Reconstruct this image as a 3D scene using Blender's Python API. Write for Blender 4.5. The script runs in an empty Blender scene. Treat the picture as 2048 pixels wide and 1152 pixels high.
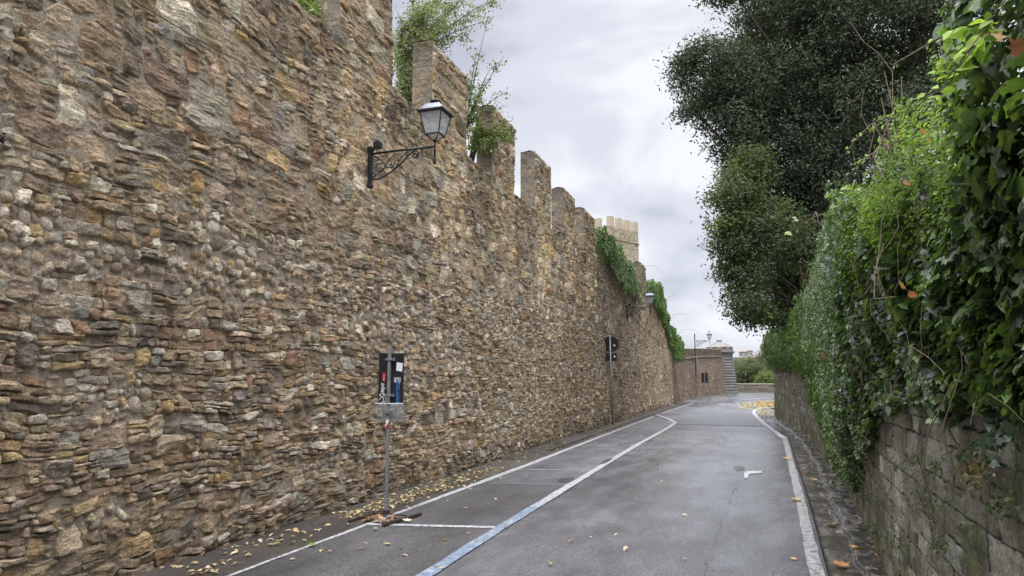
import bpy, math, random
import numpy as np
from mathutils import Matrix, Vector

R = math.radians
rng = np.random.default_rng(7)
random.seed(7)
S = bpy.context.scene
C = S.collection

# ------------------------------------------------------------------ camera
EYE = 1.65
F = 1400.0                      # focal length in pixels of the 2048 px wide photograph
PH = math.atan((760 - 576) / F)
TH = math.atan((1500 - 1024) / (F / math.cos(PH)))
FW = np.array([-math.sin(TH) * math.cos(PH), math.cos(TH) * math.cos(PH), math.sin(PH)])
RT = np.array([math.cos(TH), math.sin(TH), 0.0])
UP = np.cross(RT, FW)
cam = bpy.data.cameras.new('camera')
cam.lens = 36.0 * F / 2048
cam.sensor_width = 36
cam.clip_start = 0.05
cam.clip_end = 3000
co = bpy.data.objects.new('camera', cam)
C.objects.link(co)
co.matrix_world = Matrix(((RT[0], UP[0], -FW[0], 0), (RT[1], UP[1], -FW[1], 0), (RT[2], UP[2], -FW[2], EYE), (0, 0, 0, 1)))
S.camera = co

# ------------------------------------------------------------------ world, sun, exposure
SUN_EL, SUN_AZ = R(63), R(178)    # azimuth clockwise from +Y
W = bpy.data.worlds.new('World')
S.world = W
W.use_nodes = True
nt = W.node_tree
nt.nodes.clear()
def N(t, kind, **kw):
    n = t.nodes.new(kind)
    for k, v in kw.items():
        setattr(n, k, v)
    return n
out = N(nt, 'ShaderNodeOutputWorld')
bg = N(nt, 'ShaderNodeBackground')
sky = N(nt, 'ShaderNodeTexSky', sky_type='NISHITA', sun_disc=False, sun_elevation=SUN_EL, sun_rotation=SUN_AZ)
sk = N(nt, 'ShaderNodeVectorMath', operation='SCALE')
sk.inputs['Scale'].default_value = 0.10
nt.links.new(sky.outputs[0], sk.inputs[0])
tc = N(nt, 'ShaderNodeTexCoord')
mp = N(nt, 'ShaderNodeMapping')
mp.inputs['Scale'].default_value = (1.0, 1.0, 2.3)
mp.inputs['Location'].default_value = (0.35, 0.0, 0.25)
nt.links.new(tc.outputs['Generated'], mp.inputs[0])
n1 = N(nt, 'ShaderNodeTexNoise')
n1.inputs['Scale'].default_value = 2.6
n1.inputs['Detail'].default_value = 6
n1.inputs['Roughness'].default_value = 0.48
n1.inputs['Distortion'].default_value = 0.35
nt.links.new(mp.outputs[0], n1.inputs['Vector'])
cr = N(nt, 'ShaderNodeValToRGB')
cr.color_ramp.interpolation = 'EASE'
e = cr.color_ramp.elements
e[0].position = 0.36; e[0].color = (0.55, 0.572, 0.67, 1)
e[1].position = 0.58; e[1].color = (0.96, 0.972, 1.02, 1)
m_ = cr.color_ramp.elements.new(0.48); m_.color = (0.76, 0.778, 0.87, 1)
nt.links.new(n1.outputs[0], cr.inputs[0])
sep = N(nt, 'ShaderNodeSeparateXYZ')
nt.links.new(tc.outputs['Generated'], sep.inputs[0])
mr = N(nt, 'ShaderNodeMapRange')        # an overcast sky is brighter overhead than at the horizon
mr.inputs['From Min'].default_value = 0.5
mr.inputs['From Max'].default_value = 0.95
mr.inputs['To Min'].default_value = 0.645
mr.inputs['To Max'].default_value = 4.2
nt.links.new(sep.outputs['Z'], mr.inputs['Value'])
ml = N(nt, 'ShaderNodeVectorMath', operation='SCALE')
nt.links.new(cr.outputs[0], ml.inputs[0])
nt.links.new(mr.outputs[0], ml.inputs['Scale'])
mx = N(nt, 'ShaderNodeMix', data_type='RGBA')
mx.inputs['Factor'].default_value = 0.93
nt.links.new(sk.outputs[0], mx.inputs['A'])
nt.links.new(ml.outputs[0], mx.inputs['B'])
nt.links.new(mx.outputs['Result'], bg.inputs['Color'])
bg.inputs['Strength'].default_value = 1.0
nt.links.new(bg.outputs[0], out.inputs[0])

sun = bpy.data.lights.new('sun', 'SUN')
sun.energy = 1.5
sun.angle = R(14)
sun.color = (1.0, 0.96, 0.9)
so = bpy.data.objects.new('sun', sun)
C.objects.link(so)
sd = Vector((math.sin(SUN_AZ) * math.cos(SUN_EL), math.cos(SUN_AZ) * math.cos(SUN_EL), math.sin(SUN_EL)))
so.rotation_euler = sd.to_track_quat('Z', 'Y').to_euler()
so.location = (0, 0, 40)

S.view_settings.view_transform = 'Standard'
S.view_settings.look = 'None'
S.view_settings.exposure = 0.68
S.view_settings.gamma = 1
S.cycles.max_bounces = 8
S.cycles.transparent_max_bounces = 16

# ------------------------------------------------------------------ helpers
def tag(o, label=None, cat=None, group=None, kind=None):
    if label: o['label'] = label
    if cat: o['category'] = cat
    if group: o['group'] = group
    if kind: o['kind'] = kind
    return o

def empty(name, loc, label, cat, group=None, rz=0):
    o = bpy.data.objects.new(name, None)
    o.empty_display_size = 0.1
    C.objects.link(o)
    o.location = loc
    o.rotation_euler = (0, 0, rz)
    return tag(o, label, cat, group)

def link(name, me, mat, parent=None):
    o = bpy.data.objects.new(name, me)
    C.objects.link(o)
    if mat: me.materials.append(mat)
    if parent is not None: o.parent = parent
    return o

def np_mesh(name, V, faces, col=None, smooth=False):
    """V (n,3); faces: list of (m,k) int arrays; col (n,3)."""
    me = bpy.data.meshes.new(name)
    V = np.ascontiguousarray(V, np.float32)
    me.vertices.add(len(V))
    me.vertices.foreach_set('co', V.ravel())
    idx = np.concatenate([f.ravel() for f in faces]).astype(np.int32)
    tot = np.concatenate([np.full(len(f), f.shape[1], np.int32) for f in faces])
    st = np.concatenate([[0], np.cumsum(tot)[:-1]]).astype(np.int32)
    me.loops.add(len(idx))
    me.loops.foreach_set('vertex_index', idx)
    me.polygons.add(len(tot))
    me.polygons.foreach_set('loop_start', st)
    me.polygons.foreach_set('loop_total', tot)
    me.polygons.foreach_set('use_smooth', np.full(len(tot), bool(smooth)))
    me.update(calc_edges=True)
    if col is not None:
        a = me.attributes.new('Col', 'FLOAT_COLOR', 'POINT')
        c4 = np.ones((len(V), 4), np.float32)
        c4[:, :3] = np.clip(col, 0.002, 1)
        a.data.foreach_set('color', c4.ravel())
    me.validate()
    return me

def hash2(ix, iy, seed):
    h = (ix.astype(np.int64) * 374761393 + iy.astype(np.int64) * 668265263 + seed * 974634777) & 0xffffffff
    h = ((h ^ (h >> 13)) * 1274126177) & 0xffffffff
    h = h ^ (h >> 16)
    return (h & 0xffff) / 65535.0

def vn(x, y, seed=0, octs=1):
    """value noise in -1..1"""
    x = np.asarray(x, float); y = np.asarray(y, float)
    x, y = np.broadcast_arrays(x, y)
    r = 0; amp = 1; tot = 0
    for o in range(octs):
        ix = np.floor(x); iy = np.floor(y)
        fx = x - ix; fy = y - iy
        fx = fx * fx * (3 - 2 * fx); fy = fy * fy * (3 - 2 * fy)
        a = hash2(ix, iy, seed + o); b = hash2(ix + 1, iy, seed + o)
        c = hash2(ix, iy + 1, seed + o); d = hash2(ix + 1, iy + 1, seed + o)
        r = r + amp * ((a * (1 - fx) + b * fx) * (1 - fy) + (c * (1 - fx) + d * fx) * fy)
        tot += amp
        amp *= 0.5; x = x * 2.03 + 11.3; y = y * 2.03 + 7.7
    return r / tot * 2 - 1

def sm(a, b, x):
    t = np.clip((x - a) / (b - a), 0, 1)
    return t * t * (3 - 2 * t)

class MB:
    def __init__(s): s.v = []; s.f = []
    def add(s, vs, fs):
        b = len(s.v)
        s.v += [tuple(map(float, p)) for p in vs]
        s.f += [[b + i for i in f] for f in fs]
        return s
    def box(s, c, d, rz=0, m=None, taper=1.0):
        x, y, z = [k / 2 for k in d]
        vs = [Vector((sx * x * (taper if sz > 0 else 1), sy * y * (taper if sz > 0 else 1), sz * z)) for sz in (-1, 1) for sy in (-1, 1) for sx in (-1, 1)]
        M = m if m is not None else Matrix.Rotation(rz, 3, 'Z')
        vs = [M @ v + Vector(c) for v in vs]
        return s.add(vs, [(0, 2, 3, 1), (4, 5, 7, 6), (0, 1, 5, 4), (2, 6, 7, 3), (0, 4, 6, 2), (1, 3, 7, 5)])
    def tube(s, pts, r, n=8, cap=True):
        pts = [Vector(p) for p in pts]
        rs = r if hasattr(r, '__len__') else [r] * len(pts)
        vs = []; u = None
        for i, p in enumerate(pts):
            t = (pts[min(i + 1, len(pts) - 1)] - pts[max(i - 1, 0)])
            t = t.normalized() if t.length > 1e-9 else Vector((0, 0, 1))
            if u is None:
                u = t.orthogonal().normalized()
            else:
                u = (u - t * u.dot(t)); u = u.normalized() if u.length > 1e-6 else t.orthogonal().normalized()
            w = t.cross(u)
            for k in range(n):
                a = 2 * math.pi * k / n
                vs.append(p + (u * math.cos(a) + w * math.sin(a)) * rs[i])
        fs = []
        for i in range(len(pts) - 1):
            for k in range(n):
                a = i * n + k; b = i * n + (k + 1) % n
                fs.append((a, b, b + n, a + n))
        if cap:
            fs.append(tuple(range(n))[::-1]); fs.append(tuple((len(pts) - 1) * n + k for k in range(n)))
        return s.add(vs, fs)
    def lathe(s, prof, c, n=16, rot=0.0):
        vs = [(c[0] + r * math.cos(2 * math.pi * k / n + rot), c[1] + r * math.sin(2 * math.pi * k / n + rot), c[2] + z) for r, z in prof for k in range(n)]
        fs = []
        for i in range(len(prof) - 1):
            for k in range(n):
                a = i * n + k; b = i * n + (k + 1) % n
                fs.append((a, b, b + n, a + n))
        fs.append(tuple(range(n))[::-1]); fs.append(tuple((len(prof) - 1) * n + k for k in range(n)))
        return s.add(vs, fs)
    def build(s, name, mat, parent=None, smooth=False, bevel=0.0):
        me = bpy.data.meshes.new(name)
        me.from_pydata(s.v, [], s.f)
        me.update()
        if smooth:
            me.polygons.foreach_set('use_smooth', [True] * len(me.polygons))
        o = link(name, me, mat, parent)
        if bevel:
            b = o.modifiers.new('bevel', 'BEVEL'); b.width = bevel; b.segments = 2; b.limit_method = 'ANGLE'
        return o

# ------------------------------------------------------------------ materials
def mat(name):
    m = bpy.data.materials.new(name)
    m.use_nodes = True
    t = m.node_tree
    return m, t, t.nodes['Principled BSDF']

def noise(t, scale, detail=4, rough=0.55, coord='Object', vec=None, dist=0.0):
    n = N(t, 'ShaderNodeTexNoise')
    n.inputs['Scale'].default_value = scale
    n.inputs['Detail'].default_value = detail
    n.inputs['Roughness'].default_value = rough
    n.inputs['Distortion'].default_value = dist
    if vec is None:
        vec = N(t, 'ShaderNodeTexCoord').outputs[coord]
    t.links.new(vec, n.inputs['Vector'])
    return n.outputs[0]

def ramp(t, x, stops):
    c = N(t, 'ShaderNodeValToRGB')
    el = c.color_ramp.elements
    for i, (p, k) in enumerate(stops):
        q = el[i] if i < 2 else el.new(p)
        q.position = p
        q.color = (*k, 1) if hasattr(k, '__len__') else (k, k, k, 1)
    t.links.new(x, c.inputs[0])
    return c.outputs[0]

def mixc(t, f, a, b, mode='MIX'):
    n = N(t, 'ShaderNodeMix', data_type='RGBA', blend_type=mode)
    for key, v in (('Factor', f), ('A', a), ('B', b)):
        if isinstance(v, bpy.types.NodeSocket): t.links.new(v, n.inputs[key])
        elif hasattr(v, '__len__'): n.inputs[key].default_value = (*v, 1)
        else: n.inputs[key].default_value = v
    return n.outputs['Result']

def bump(t, b, x, strength=0.3, dist=0.01, prev=None):
    n = N(t, 'ShaderNodeBump')
    n.inputs['Strength'].default_value = strength
    n.inputs['Distance'].default_value = dist
    t.links.new(x, n.inputs['Height'])
    if prev is not None: t.links.new(prev, n.inputs['Normal'])
    t.links.new(n.outputs[0], b.inputs['Normal'])
    return n.outputs[0]

def stone_mat(name, rough=0.88, fine=1.0):
    m, t, b = mat(name)
    a = N(t, 'ShaderNodeAttribute', attribute_name='Col')
    n1 = noise(t, 20 * fine, 7, 0.7)
    n2 = noise(t, 70 * fine, 5, 0.65)
    f1 = ramp(t, n1, [(0.3, 0.6), (0.7, 1.32)])
    f2 = ramp(t, n2, [(0.34, 0.52), (0.66, 1.42)])
    c = mixc(t, 1.0, a.outputs['Color'], f1, 'MULTIPLY')
    c = mixc(t, 1.0, c, f2, 'MULTIPLY')
    t.links.new(c, b.inputs['Base Color'])
    b.inputs['Roughness'].default_value = rough
    b.inputs['Specular IOR Level'].default_value = 0.3
    p = bump(t, b, n1, 0.7, 0.02)
    bump(t, b, n2, 0.8, 0.009, p)
    return m

def metal_mat(name, col, rough=0.5, metallic=0.0, var=0.25, scale=25):
    m, t, b = mat(name)
    n = noise(t, scale, 5)
    f = ramp(t, n, [(0.3, 1 - var), (0.7, 1 + var)])
    t.links.new(mixc(t, 1.0, col, f, 'MULTIPLY'), b.inputs['Base Color'])
    b.inputs['Roughness'].default_value = rough
    b.inputs['Metallic'].default_value = metallic
    bump(t, b, n, 0.08, 0.004)
    return m

def leaf_mat(name, rough=0.42, trans=0.3, spec=0.5):
    m, t, b = mat(name)
    a = N(t, 'ShaderNodeAttribute', attribute_name='Col')
    n = noise(t, 60, 3)
    f = ramp(t, n, [(0.3, 0.8), (0.7, 1.2)])
    c = mixc(t, 1.0, a.outputs['Color'], f, 'MULTIPLY')
    t.links.new(c, b.inputs['Base Color'])
    b.inputs['Roughness'].default_value = rough
    b.inputs['Specular IOR Level'].default_value = spec
    tr = N(t, 'ShaderNodeBsdfTranslucent')
    c2 = mixc(t, 1.0, c, (1.5, 1.6, 0.7), 'MULTIPLY')
    t.links.new(c2, tr.inputs['Color'])
    ms = N(t, 'ShaderNodeMixShader')
    ms.inputs[0].default_value = trans
    t.links.new(b.outputs[0], ms.inputs[1]); t.links.new(tr.outputs[0], ms.inputs[2])
    t.links.new(ms.outputs[0], t.nodes['Material Output'].inputs['Surface'])
    return m

M_STONE = stone_mat('rubble_stone')
M_STONE2 = stone_mat('dressed_stone', 0.82)
M_IRON = metal_mat('black_iron', (0.018, 0.018, 0.02), 0.45, 0.3)
M_GALV = metal_mat('galvanised_steel', (0.22, 0.225, 0.235), 0.5, 0.35)
M_RUST = metal_mat('dark_rusty_steel', (0.035, 0.025, 0.02), 0.75, 0.2, 0.5)
M_SIGNBACK = metal_mat('black_sign_back', (0.012, 0.013, 0.017), 0.45, 0.0, 0.3)
M_ROOF = metal_mat('lantern_roof_sheet', (0.16, 0.17, 0.19), 0.3, 0.7)
M_WHITE = metal_mat('white_enamel', (0.62, 0.60, 0.58), 0.4, 0, 0.12)
M_STICK = metal_mat('white_sticker', (0.68, 0.7, 0.74), 0.5, 0, 0.08)
M_RED = metal_mat('red_sticker', (0.42, 0.02, 0.03), 0.5, 0, 0.15)
M_TAGW = metal_mat('white_marker_ink', (0.75, 0.75, 0.78), 0.5, 0, 0.1)
M_TAGB = metal_mat('blue_marker_ink', (0.05, 0.22, 0.5), 0.5, 0, 0.15)
M_CABLE = metal_mat('black_cable', (0.02, 0.02, 0.02), 0.6, 0)
M_LEAF = leaf_mat('glossy_leaf', 0.30, 0.28, 0.55)
M_LEAFE = leaf_mat('evergreen_leaf', 0.68, 0.25, 0.18)
M_LEAFM = leaf_mat('soft_leaf', 0.5, 0.38, 0.35)
M_LEAFD = leaf_mat('dry_leaf', 0.6, 0.2, 0.3)

def bark_mat(name, col):
    m, t, b = mat(name)
    n = noise(t, 9, 6, 0.65)
    t.links.new(ramp(t, n, [(0.3, tuple(k * 0.5 for k in col)), (0.7, tuple(k * 1.4 for k in col))]), b.inputs['Base Color'])
    b.inputs['Roughness'].default_value = 0.9
    bump(t, b, n, 0.7, 0.03)
    return m
M_BARK = bark_mat('bark', (0.07, 0.055, 0.04))
M_STEM = bark_mat('woody_stem', (0.16, 0.115, 0.075))

def glass_mat():
    m, t, b = mat('lantern_glass')
    n = noise(t, 30, 3)
    t.links.new(ramp(t, n, [(0.3, (0.62, 0.64, 0.66)), (0.7, (0.8, 0.82, 0.84))]), b.inputs['Base Color'])
    b.inputs['Roughness'].default_value = 0.12
    tp = N(t, 'ShaderNodeBsdfTransparent')
    tp.inputs['Color'].default_value = (0.92, 0.94, 0.95, 1)
    ms = N(t, 'ShaderNodeMixShader')
    ms.inputs[0].default_value = 0.72
    t.links.new(b.outputs[0], ms.inputs[1]); t.links.new(tp.outputs[0], ms.inputs[2])
    t.links.new(ms.outputs[0], t.nodes['Material Output'].inputs['Surface'])
    return m
M_GLASS = glass_mat()

def plastic_mat():
    m, t, b = mat('crinkled_plastic')
    n = noise(t, 14, 5, 0.6, dist=0.6)
    b.inputs['Base Color'].default_value = (0.30, 0.32, 0.35, 1)
    b.inputs['Roughness'].default_value = 0.14
    bump(t, b, n, 0.8, 0.03)
    tp = N(t, 'ShaderNodeBsdfTransparent')
    tp.inputs['Color'].default_value = (0.9, 0.92, 0.95, 1)
    ms = N(t, 'ShaderNodeMixShader')
    t.links.new(ramp(t, n, [(0.40, 0.88), (0.64, 0.35)]), ms.inputs[0])
    t.links.new(b.outputs[0], ms.inputs[1]); t.links.new(tp.outputs[0], ms.inputs[2])
    t.links.new(ms.outputs[0], t.nodes['Material Output'].inputs['Surface'])
    return m
M_PLASTIC = plastic_mat()

def asphalt_mat(name, lo, hi, r0=0.3, r1=0.6, big=0.35):
    m, t, b = mat(name)
    tcn = N(t, 'ShaderNodeTexCoord').outputs['Object']
    v = N(t, 'ShaderNodeTexVoronoi'); v.inputs['Scale'].default_value = 85
    t.links.new(tcn, v.inputs['Vector'])
    ag = noise(t, 75, 4, 0.8, vec=tcn)
    st = N(t, 'ShaderNodeMapping'); st.inputs['Scale'].default_value = (1.0, 0.4, 1)
    t.links.new(tcn, st.inputs[0])
    bigN = noise(t, big, 6, 0.62, vec=st.outputs[0], dist=0.4)
    mid = noise(t, 2.4, 6, 0.65, vec=st.outputs[0])
    base = ramp(t, bigN, [(0.33, lo), (0.67, hi)])
    base = mixc(t, 1.0, base, ramp(t, mid, [(0.3, 0.72), (0.7, 1.22)]), 'MULTIPLY')
    co_ = noise(t, 26, 6, 0.8, vec=tcn)
    base = mixc(t, 1.0, base, ramp(t, co_, [(0.33, 0.55), (0.67, 1.5)]), 'MULTIPLY')
    base = mixc(t, 1.0, base, ramp(t, ag, [(0.34, 0.4), (0.52, 1.0), (0.68, 2.1)]), 'MULTIPLY')
    t.links.new(base, b.inputs['Base Color'])
    rr = mixc(t, 0.5, ramp(t, bigN, [(0.36, r0), (0.62, r1)]), ramp(t, mid, [(0.3, r0), (0.7, r1)]))
    t.links.new(rr, b.inputs['Roughness'])
    b.inputs['Specular IOR Level'].default_value = 0.5
    p = bump(t, b, v.outputs['Distance'], 0.25, 0.005)
    p = bump(t, b, ag, 0.35, 0.005, p)
    p = bump(t, b, co_, 0.35, 0.010, p)
    bump(t, b, mid, 0.12, 0.015, p)
    return m
M_ROAD = asphalt_mat('wet_asphalt', (0.06, 0.061, 0.066), (0.15, 0.152, 0.162), 0.09, 0.38)
M_BAY = asphalt_mat('dark_asphalt', (0.045, 0.043, 0.043), (0.08, 0.078, 0.078), 0.36, 0.6, 0.6)
M_BAY2 = asphalt_mat('grey_asphalt', (0.075, 0.076, 0.082), (0.13, 0.131, 0.14), 0.28, 0.55, 0.6)
M_DIRT = asphalt_mat('dirty_strip', (0.035, 0.03, 0.025), (0.075, 0.064, 0.054), 0.45, 0.7, 1.2)
M_TAR = asphalt_mat('crack_tar', (0.025, 0.025, 0.026), (0.04, 0.04, 0.04), 0.4, 0.7, 1.2)

def paint_mat(name, col, under, keep=0.45, col2=None):
    m, t, b = mat(name)
    tcn = N(t, 'ShaderNodeTexCoord').outputs['Object']
    n = noise(t, 16, 8, 0.75, vec=tcn)
    n2 = noise(t, 120, 2, 0.6, vec=tcn)
    k = ramp(t, n, [(keep - 0.08, 0.0), (keep + 0.10, 1.0)])
    c = mixc(t, 1.0, col, ramp(t, n2, [(0.3, 0.75), (0.7, 1.1)]), 'MULTIPLY')
    if col2 is not None:
        nb = noise(t, 9, 6, 0.7, vec=tcn, dist=0.5)
        sp = N(t, 'ShaderNodeSeparateXYZ'); t.links.new(tcn, sp.inputs[0])
        mrg = N(t, 'ShaderNodeMapRange')
        for i_, v_ in enumerate((8.8, 11.2, 0.09, -0.4)): mrg.inputs[1 + i_].default_value = v_
        t.links.new(sp.outputs['Y'], mrg.inputs[0])
        ad = N(t, 'ShaderNodeMath', operation='ADD')
        t.links.new(nb, ad.inputs[0]); t.links.new(mrg.outputs[0], ad.inputs[1])
        c = mixc(t, ramp(t, ad.outputs[0], [(0.44, 0.0), (0.62, 0.9)]), c, col2)
    t.links.new(mixc(t, k, under, c), b.inputs['Base Color'])
    b.inputs['Roughness'].default_value = 0.5
    bump(t, b, n2, 0.3, 0.003)
    return m
M_PAINT = paint_mat('white_road_paint', (0.46, 0.465, 0.475), (0.1, 0.1, 0.105), 0.44)
M_PAINTW = paint_mat('worn_road_paint', (0.40, 0.40, 0.395), (0.07, 0.068, 0.067), 0.47)
M_PAINTB = paint_mat('blue_over_white_paint', (0.40, 0.41, 0.42), (0.09, 0.09, 0.095), 0.43, (0.115, 0.18, 0.275))
M_PAINTT = paint_mat('faded_road_paint', (0.38, 0.385, 0.39), (0.085, 0.085, 0.09), 0.45)

def soil_mat(name, a, b_):
    m, t, b = mat(name)
    n = noise(t, 0.6, 8, 0.7)
    n2 = noise(t, 14, 5, 0.7)
    c = mixc(t, 1.0, ramp(t, n, [(0.35, a), (0.65, b_)]), ramp(t, n2, [(0.3, 0.6), (0.7, 1.3)]), 'MULTIPLY')
    t.links.new(c, b.inputs['Base Color'])
    b.inputs['Roughness'].default_value = 0.95
    bump(t, b, n2, 0.8, 0.03)
    return m
M_SOIL = soil_mat('soil', (0.05, 0.045, 0.025), (0.06, 0.075, 0.03))
M_HILL = soil_mat('far_hill', (0.10, 0.13, 0.09), (0.16, 0.17, 0.13))

# ------------------------------------------------------------------ masonry height fields
class StoneMap:
    """a height map of laid stones with a stone number for every cell"""
    def __init__(s, L, H, res, seed, mortar=(0.32, 0.275, 0.22), base=(0.006, 0.007)):
        s.L, s.H, s.res = L, H, res
        s.nu, s.nv = int(L / res) + 1, int(H / res) + 1
        s.rng = np.random.default_rng(seed)
        s.seed = seed
        def field(cu, cv, octs):
            f = np.zeros((s.nv, s.nu), np.float32)
            amp = 1.0
            for o in range(octs):
                gu, gv = max(2, int(L / cu) + 2), max(2, int(H / cv) + 2)
                g = s.rng.random((gv, gu)).astype(np.float32) * 2 - 1
                x = np.linspace(0, gu - 1.001, s.nu); y = np.linspace(0, gv - 1.001, s.nv)
                x0 = x.astype(int); y0 = y.astype(int)
                fx = (x - x0).astype(np.float32); fy = (y - y0).astype(np.float32)[:, None]
                fx = fx * fx * (3 - 2 * fx); fy = fy * fy * (3 - 2 * fy)
                ga = g[:, x0] * (1 - fx) + g[:, np.minimum(x0 + 1, gu - 1)] * fx
                f += amp * (ga[y0] * (1 - fy) + ga[np.minimum(y0 + 1, gv - 1)] * fy)
                amp *= 0.55; cu *= 0.5; cv *= 0.5
            return f
        s.edge = field(0.09, 0.07, 3)
        s.face = field(0.12, 0.045, 3)
        s.h = (field(0.3, 0.3, 4) * base[0] + base[1]).astype(np.float32)
        s.id = np.zeros((s.nv, s.nu), np.int32)
        s.cols = [mortar]

    def stone(s, u0, u1, v0, v1, kind, prot, bev, col, rag=0.010, rot=0.08, cut=0.45, fn=0.006, tilt=0.1):
        r = s.rng
        a, b = (u1 - u0) / 2, (v1 - v0) / 2
        if a < 0.008 or b < 0.008: return
        cu, cv = (u0 + u1) / 2, (v0 + v1) / 2
        pad = 0.03
        i0, i1 = max(0, int((v0 - pad) / s.res)), min(s.nv, int((v1 + pad) / s.res) + 1)
        j0, j1 = max(0, int((u0 - pad) / s.res)), min(s.nu, int((u1 + pad) / s.res) + 1)
        if i1 - i0 < 2 or j1 - j0 < 2: return
        x = (np.arange(j0, j1, dtype=np.float32) * s.res - cu)[None, :]
        y = (np.arange(i0, i1, dtype=np.float32) * s.res - cv)[:, None]
        E = s.edge[i0:i1, j0:j1]; Fc = s.face[i0:i1, j0:j1]
        an = r.normal() * rot
        ca, sa = math.cos(an), math.sin(an)
        X = x * ca + y * sa; Y = -x * sa + y * ca
        if kind == 'cob':
            p = 2.0 + r.random() * 0.7
            q = (np.abs(X / a) ** p + np.abs(Y / b) ** p) + E * 0.13
            mask = q < 1
            h = prot * np.sqrt(np.clip(1 - q, 0, 1)) + Fc * 0.0022
        else:
            k = r.random(4)
            d = np.minimum(np.minimum(a - X * (1 + 0.12 * (k[0] - .5)) - Y * 0.22 * (k[1] - .5), a + X - Y * 0.22 * (k[2] - .5)),
                           np.minimum(b - Y - X * 0.16 * (k[3] - .5) * b / a, b + Y + X * 0.16 * (k[0] - .5) * b / a))
            for sx, sy in ((1, 1), (1, -1), (-1, 1), (-1, -1)):
                c = r.random() * cut
                if c < 0.08: continue
                th = 0.4 + r.random() * 0.8
                nx, ny = math.cos(th) * sx, math.sin(th) * sy
                off = a * abs(nx) + b * abs(ny) - c * min(a, b)
                d = np.minimum(d, off - X * nx - Y * ny)
            d = d + E * rag
            mask = d > 0
            t = np.clip(d / bev, 0, 1)
            g = r.normal(size=2) * tilt
            pl = np.clip(X * g[0] + Y * g[1], -0.03, 0.03)
            th = r.random() * 6.28
            off = r.random() * 0.7 * min(a, b)
            ch = np.maximum(0, X * math.cos(th) + Y * math.sin(th) - off) * (0.15 + r.random() * 0.5)
            th += 1.6 + 2.0 * r.random(); off = (0.1 + 0.6 * r.random()) * min(a, b)
            ch = ch + np.maximum(0, X * math.cos(th) + Y * math.sin(th) - off) * (0.1 + r.random() * 0.4)
            h = np.maximum(prot + pl - ch, 0.4 * prot) * (1 - (1 - t) ** 2.2) + Fc * fn * t
        H = s.h[i0:i1, j0:j1]
        mask &= h > H
        H[mask] = h[mask]
        s.id[i0:i1, j0:j1][mask] = len(s.cols)
        s.cols.append(col)

    def finish(s):
        s.cols = np.array(s.cols, np.float32)
        return s

    def sample(s, u, v, warp=1.0):
        """height and colour at points (metres)"""
        uu = u + warp * (0.05 * vn(u / 0.7, v / 0.6, s.seed + 1) + 0.012 * vn(u / 0.16, v / 0.13, s.seed + 2))
        vv = v + warp * (0.07 * vn(u / 1.3, v / 1.1, s.seed + 3) + 0.03 * vn(u / 0.4, v / 0.4, s.seed + 4) + 0.010 * vn(u / 0.12, v / 0.12, s.seed + 5))
        x = np.clip(uu / s.res, 0, s.nu - 1.001); y = np.clip(vv / s.res, 0, s.nv - 1.001)
        x0 = x.astype(int); y0 = y.astype(int)
        fx = x - x0; fy = y - y0
        h = (s.h[y0, x0] * (1 - fx) + s.h[y0, x0 + 1] * fx) * (1 - fy) + (s.h[y0 + 1, x0] * (1 - fx) + s.h[y0 + 1, x0 + 1] * fx) * fy
        i = s.id[(y + 0.5).astype(int), (x + 0.5).astype(int)]
        c = s.cols[i].astype(float)
        st = vn(uu / 0.25, vv / 0.05, s.seed + 6, 3)
        pt = vn(uu / 0.09, vv / 0.06, s.seed + 7, 3)
        c = c * (1 + 0.26 * st + 0.20 * pt)[..., None]
        och = sm(0.25, 0.7, vn(uu / 0.22, vv / 0.12, s.seed + 8, 2)) * (i > 0) * 0.4
        c = c * (1 - och[..., None]) + c * np.array([1.2, 1.0, 0.74]) * och[..., None]
        return h, c

PAL = dict(tan=(0.385, 0.31, 0.222), brown=(0.27, 0.205, 0.142), grey=(0.335, 0.292, 0.238), light=(0.52, 0.465, 0.385),
           ochre=(0.39, 0.285, 0.155), rust=(0.28, 0.185, 0.118), dark=(0.165, 0.135, 0.105), warm=(0.33, 0.258, 0.18), cold=(0.25, 0.232, 0.205))
def pick(r, w):
    ks = list(w); p = np.array([w[k] for k in ks], float)
    c = np.array(PAL[ks[r.choice(len(ks), p=p / p.sum())]])
    return c * (0.8 + 0.4 * r.random()) * (1 + r.normal(size=3) * 0.02)

W_UP = dict(tan=2, brown=3, grey=2.4, light=.6, ochre=.45, rust=.5, dark=.9, warm=3, cold=.4)
W_COB = dict(tan=2.4, brown=1.2, grey=3.6, light=3.2, ochre=.4, rust=.25, dark=.6, warm=2, cold=.3)
W_LOW = dict(tan=2.4, brown=3, grey=2, light=.8, ochre=.8, rust=.55, dark=.9, warm=3, cold=.3)

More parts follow.
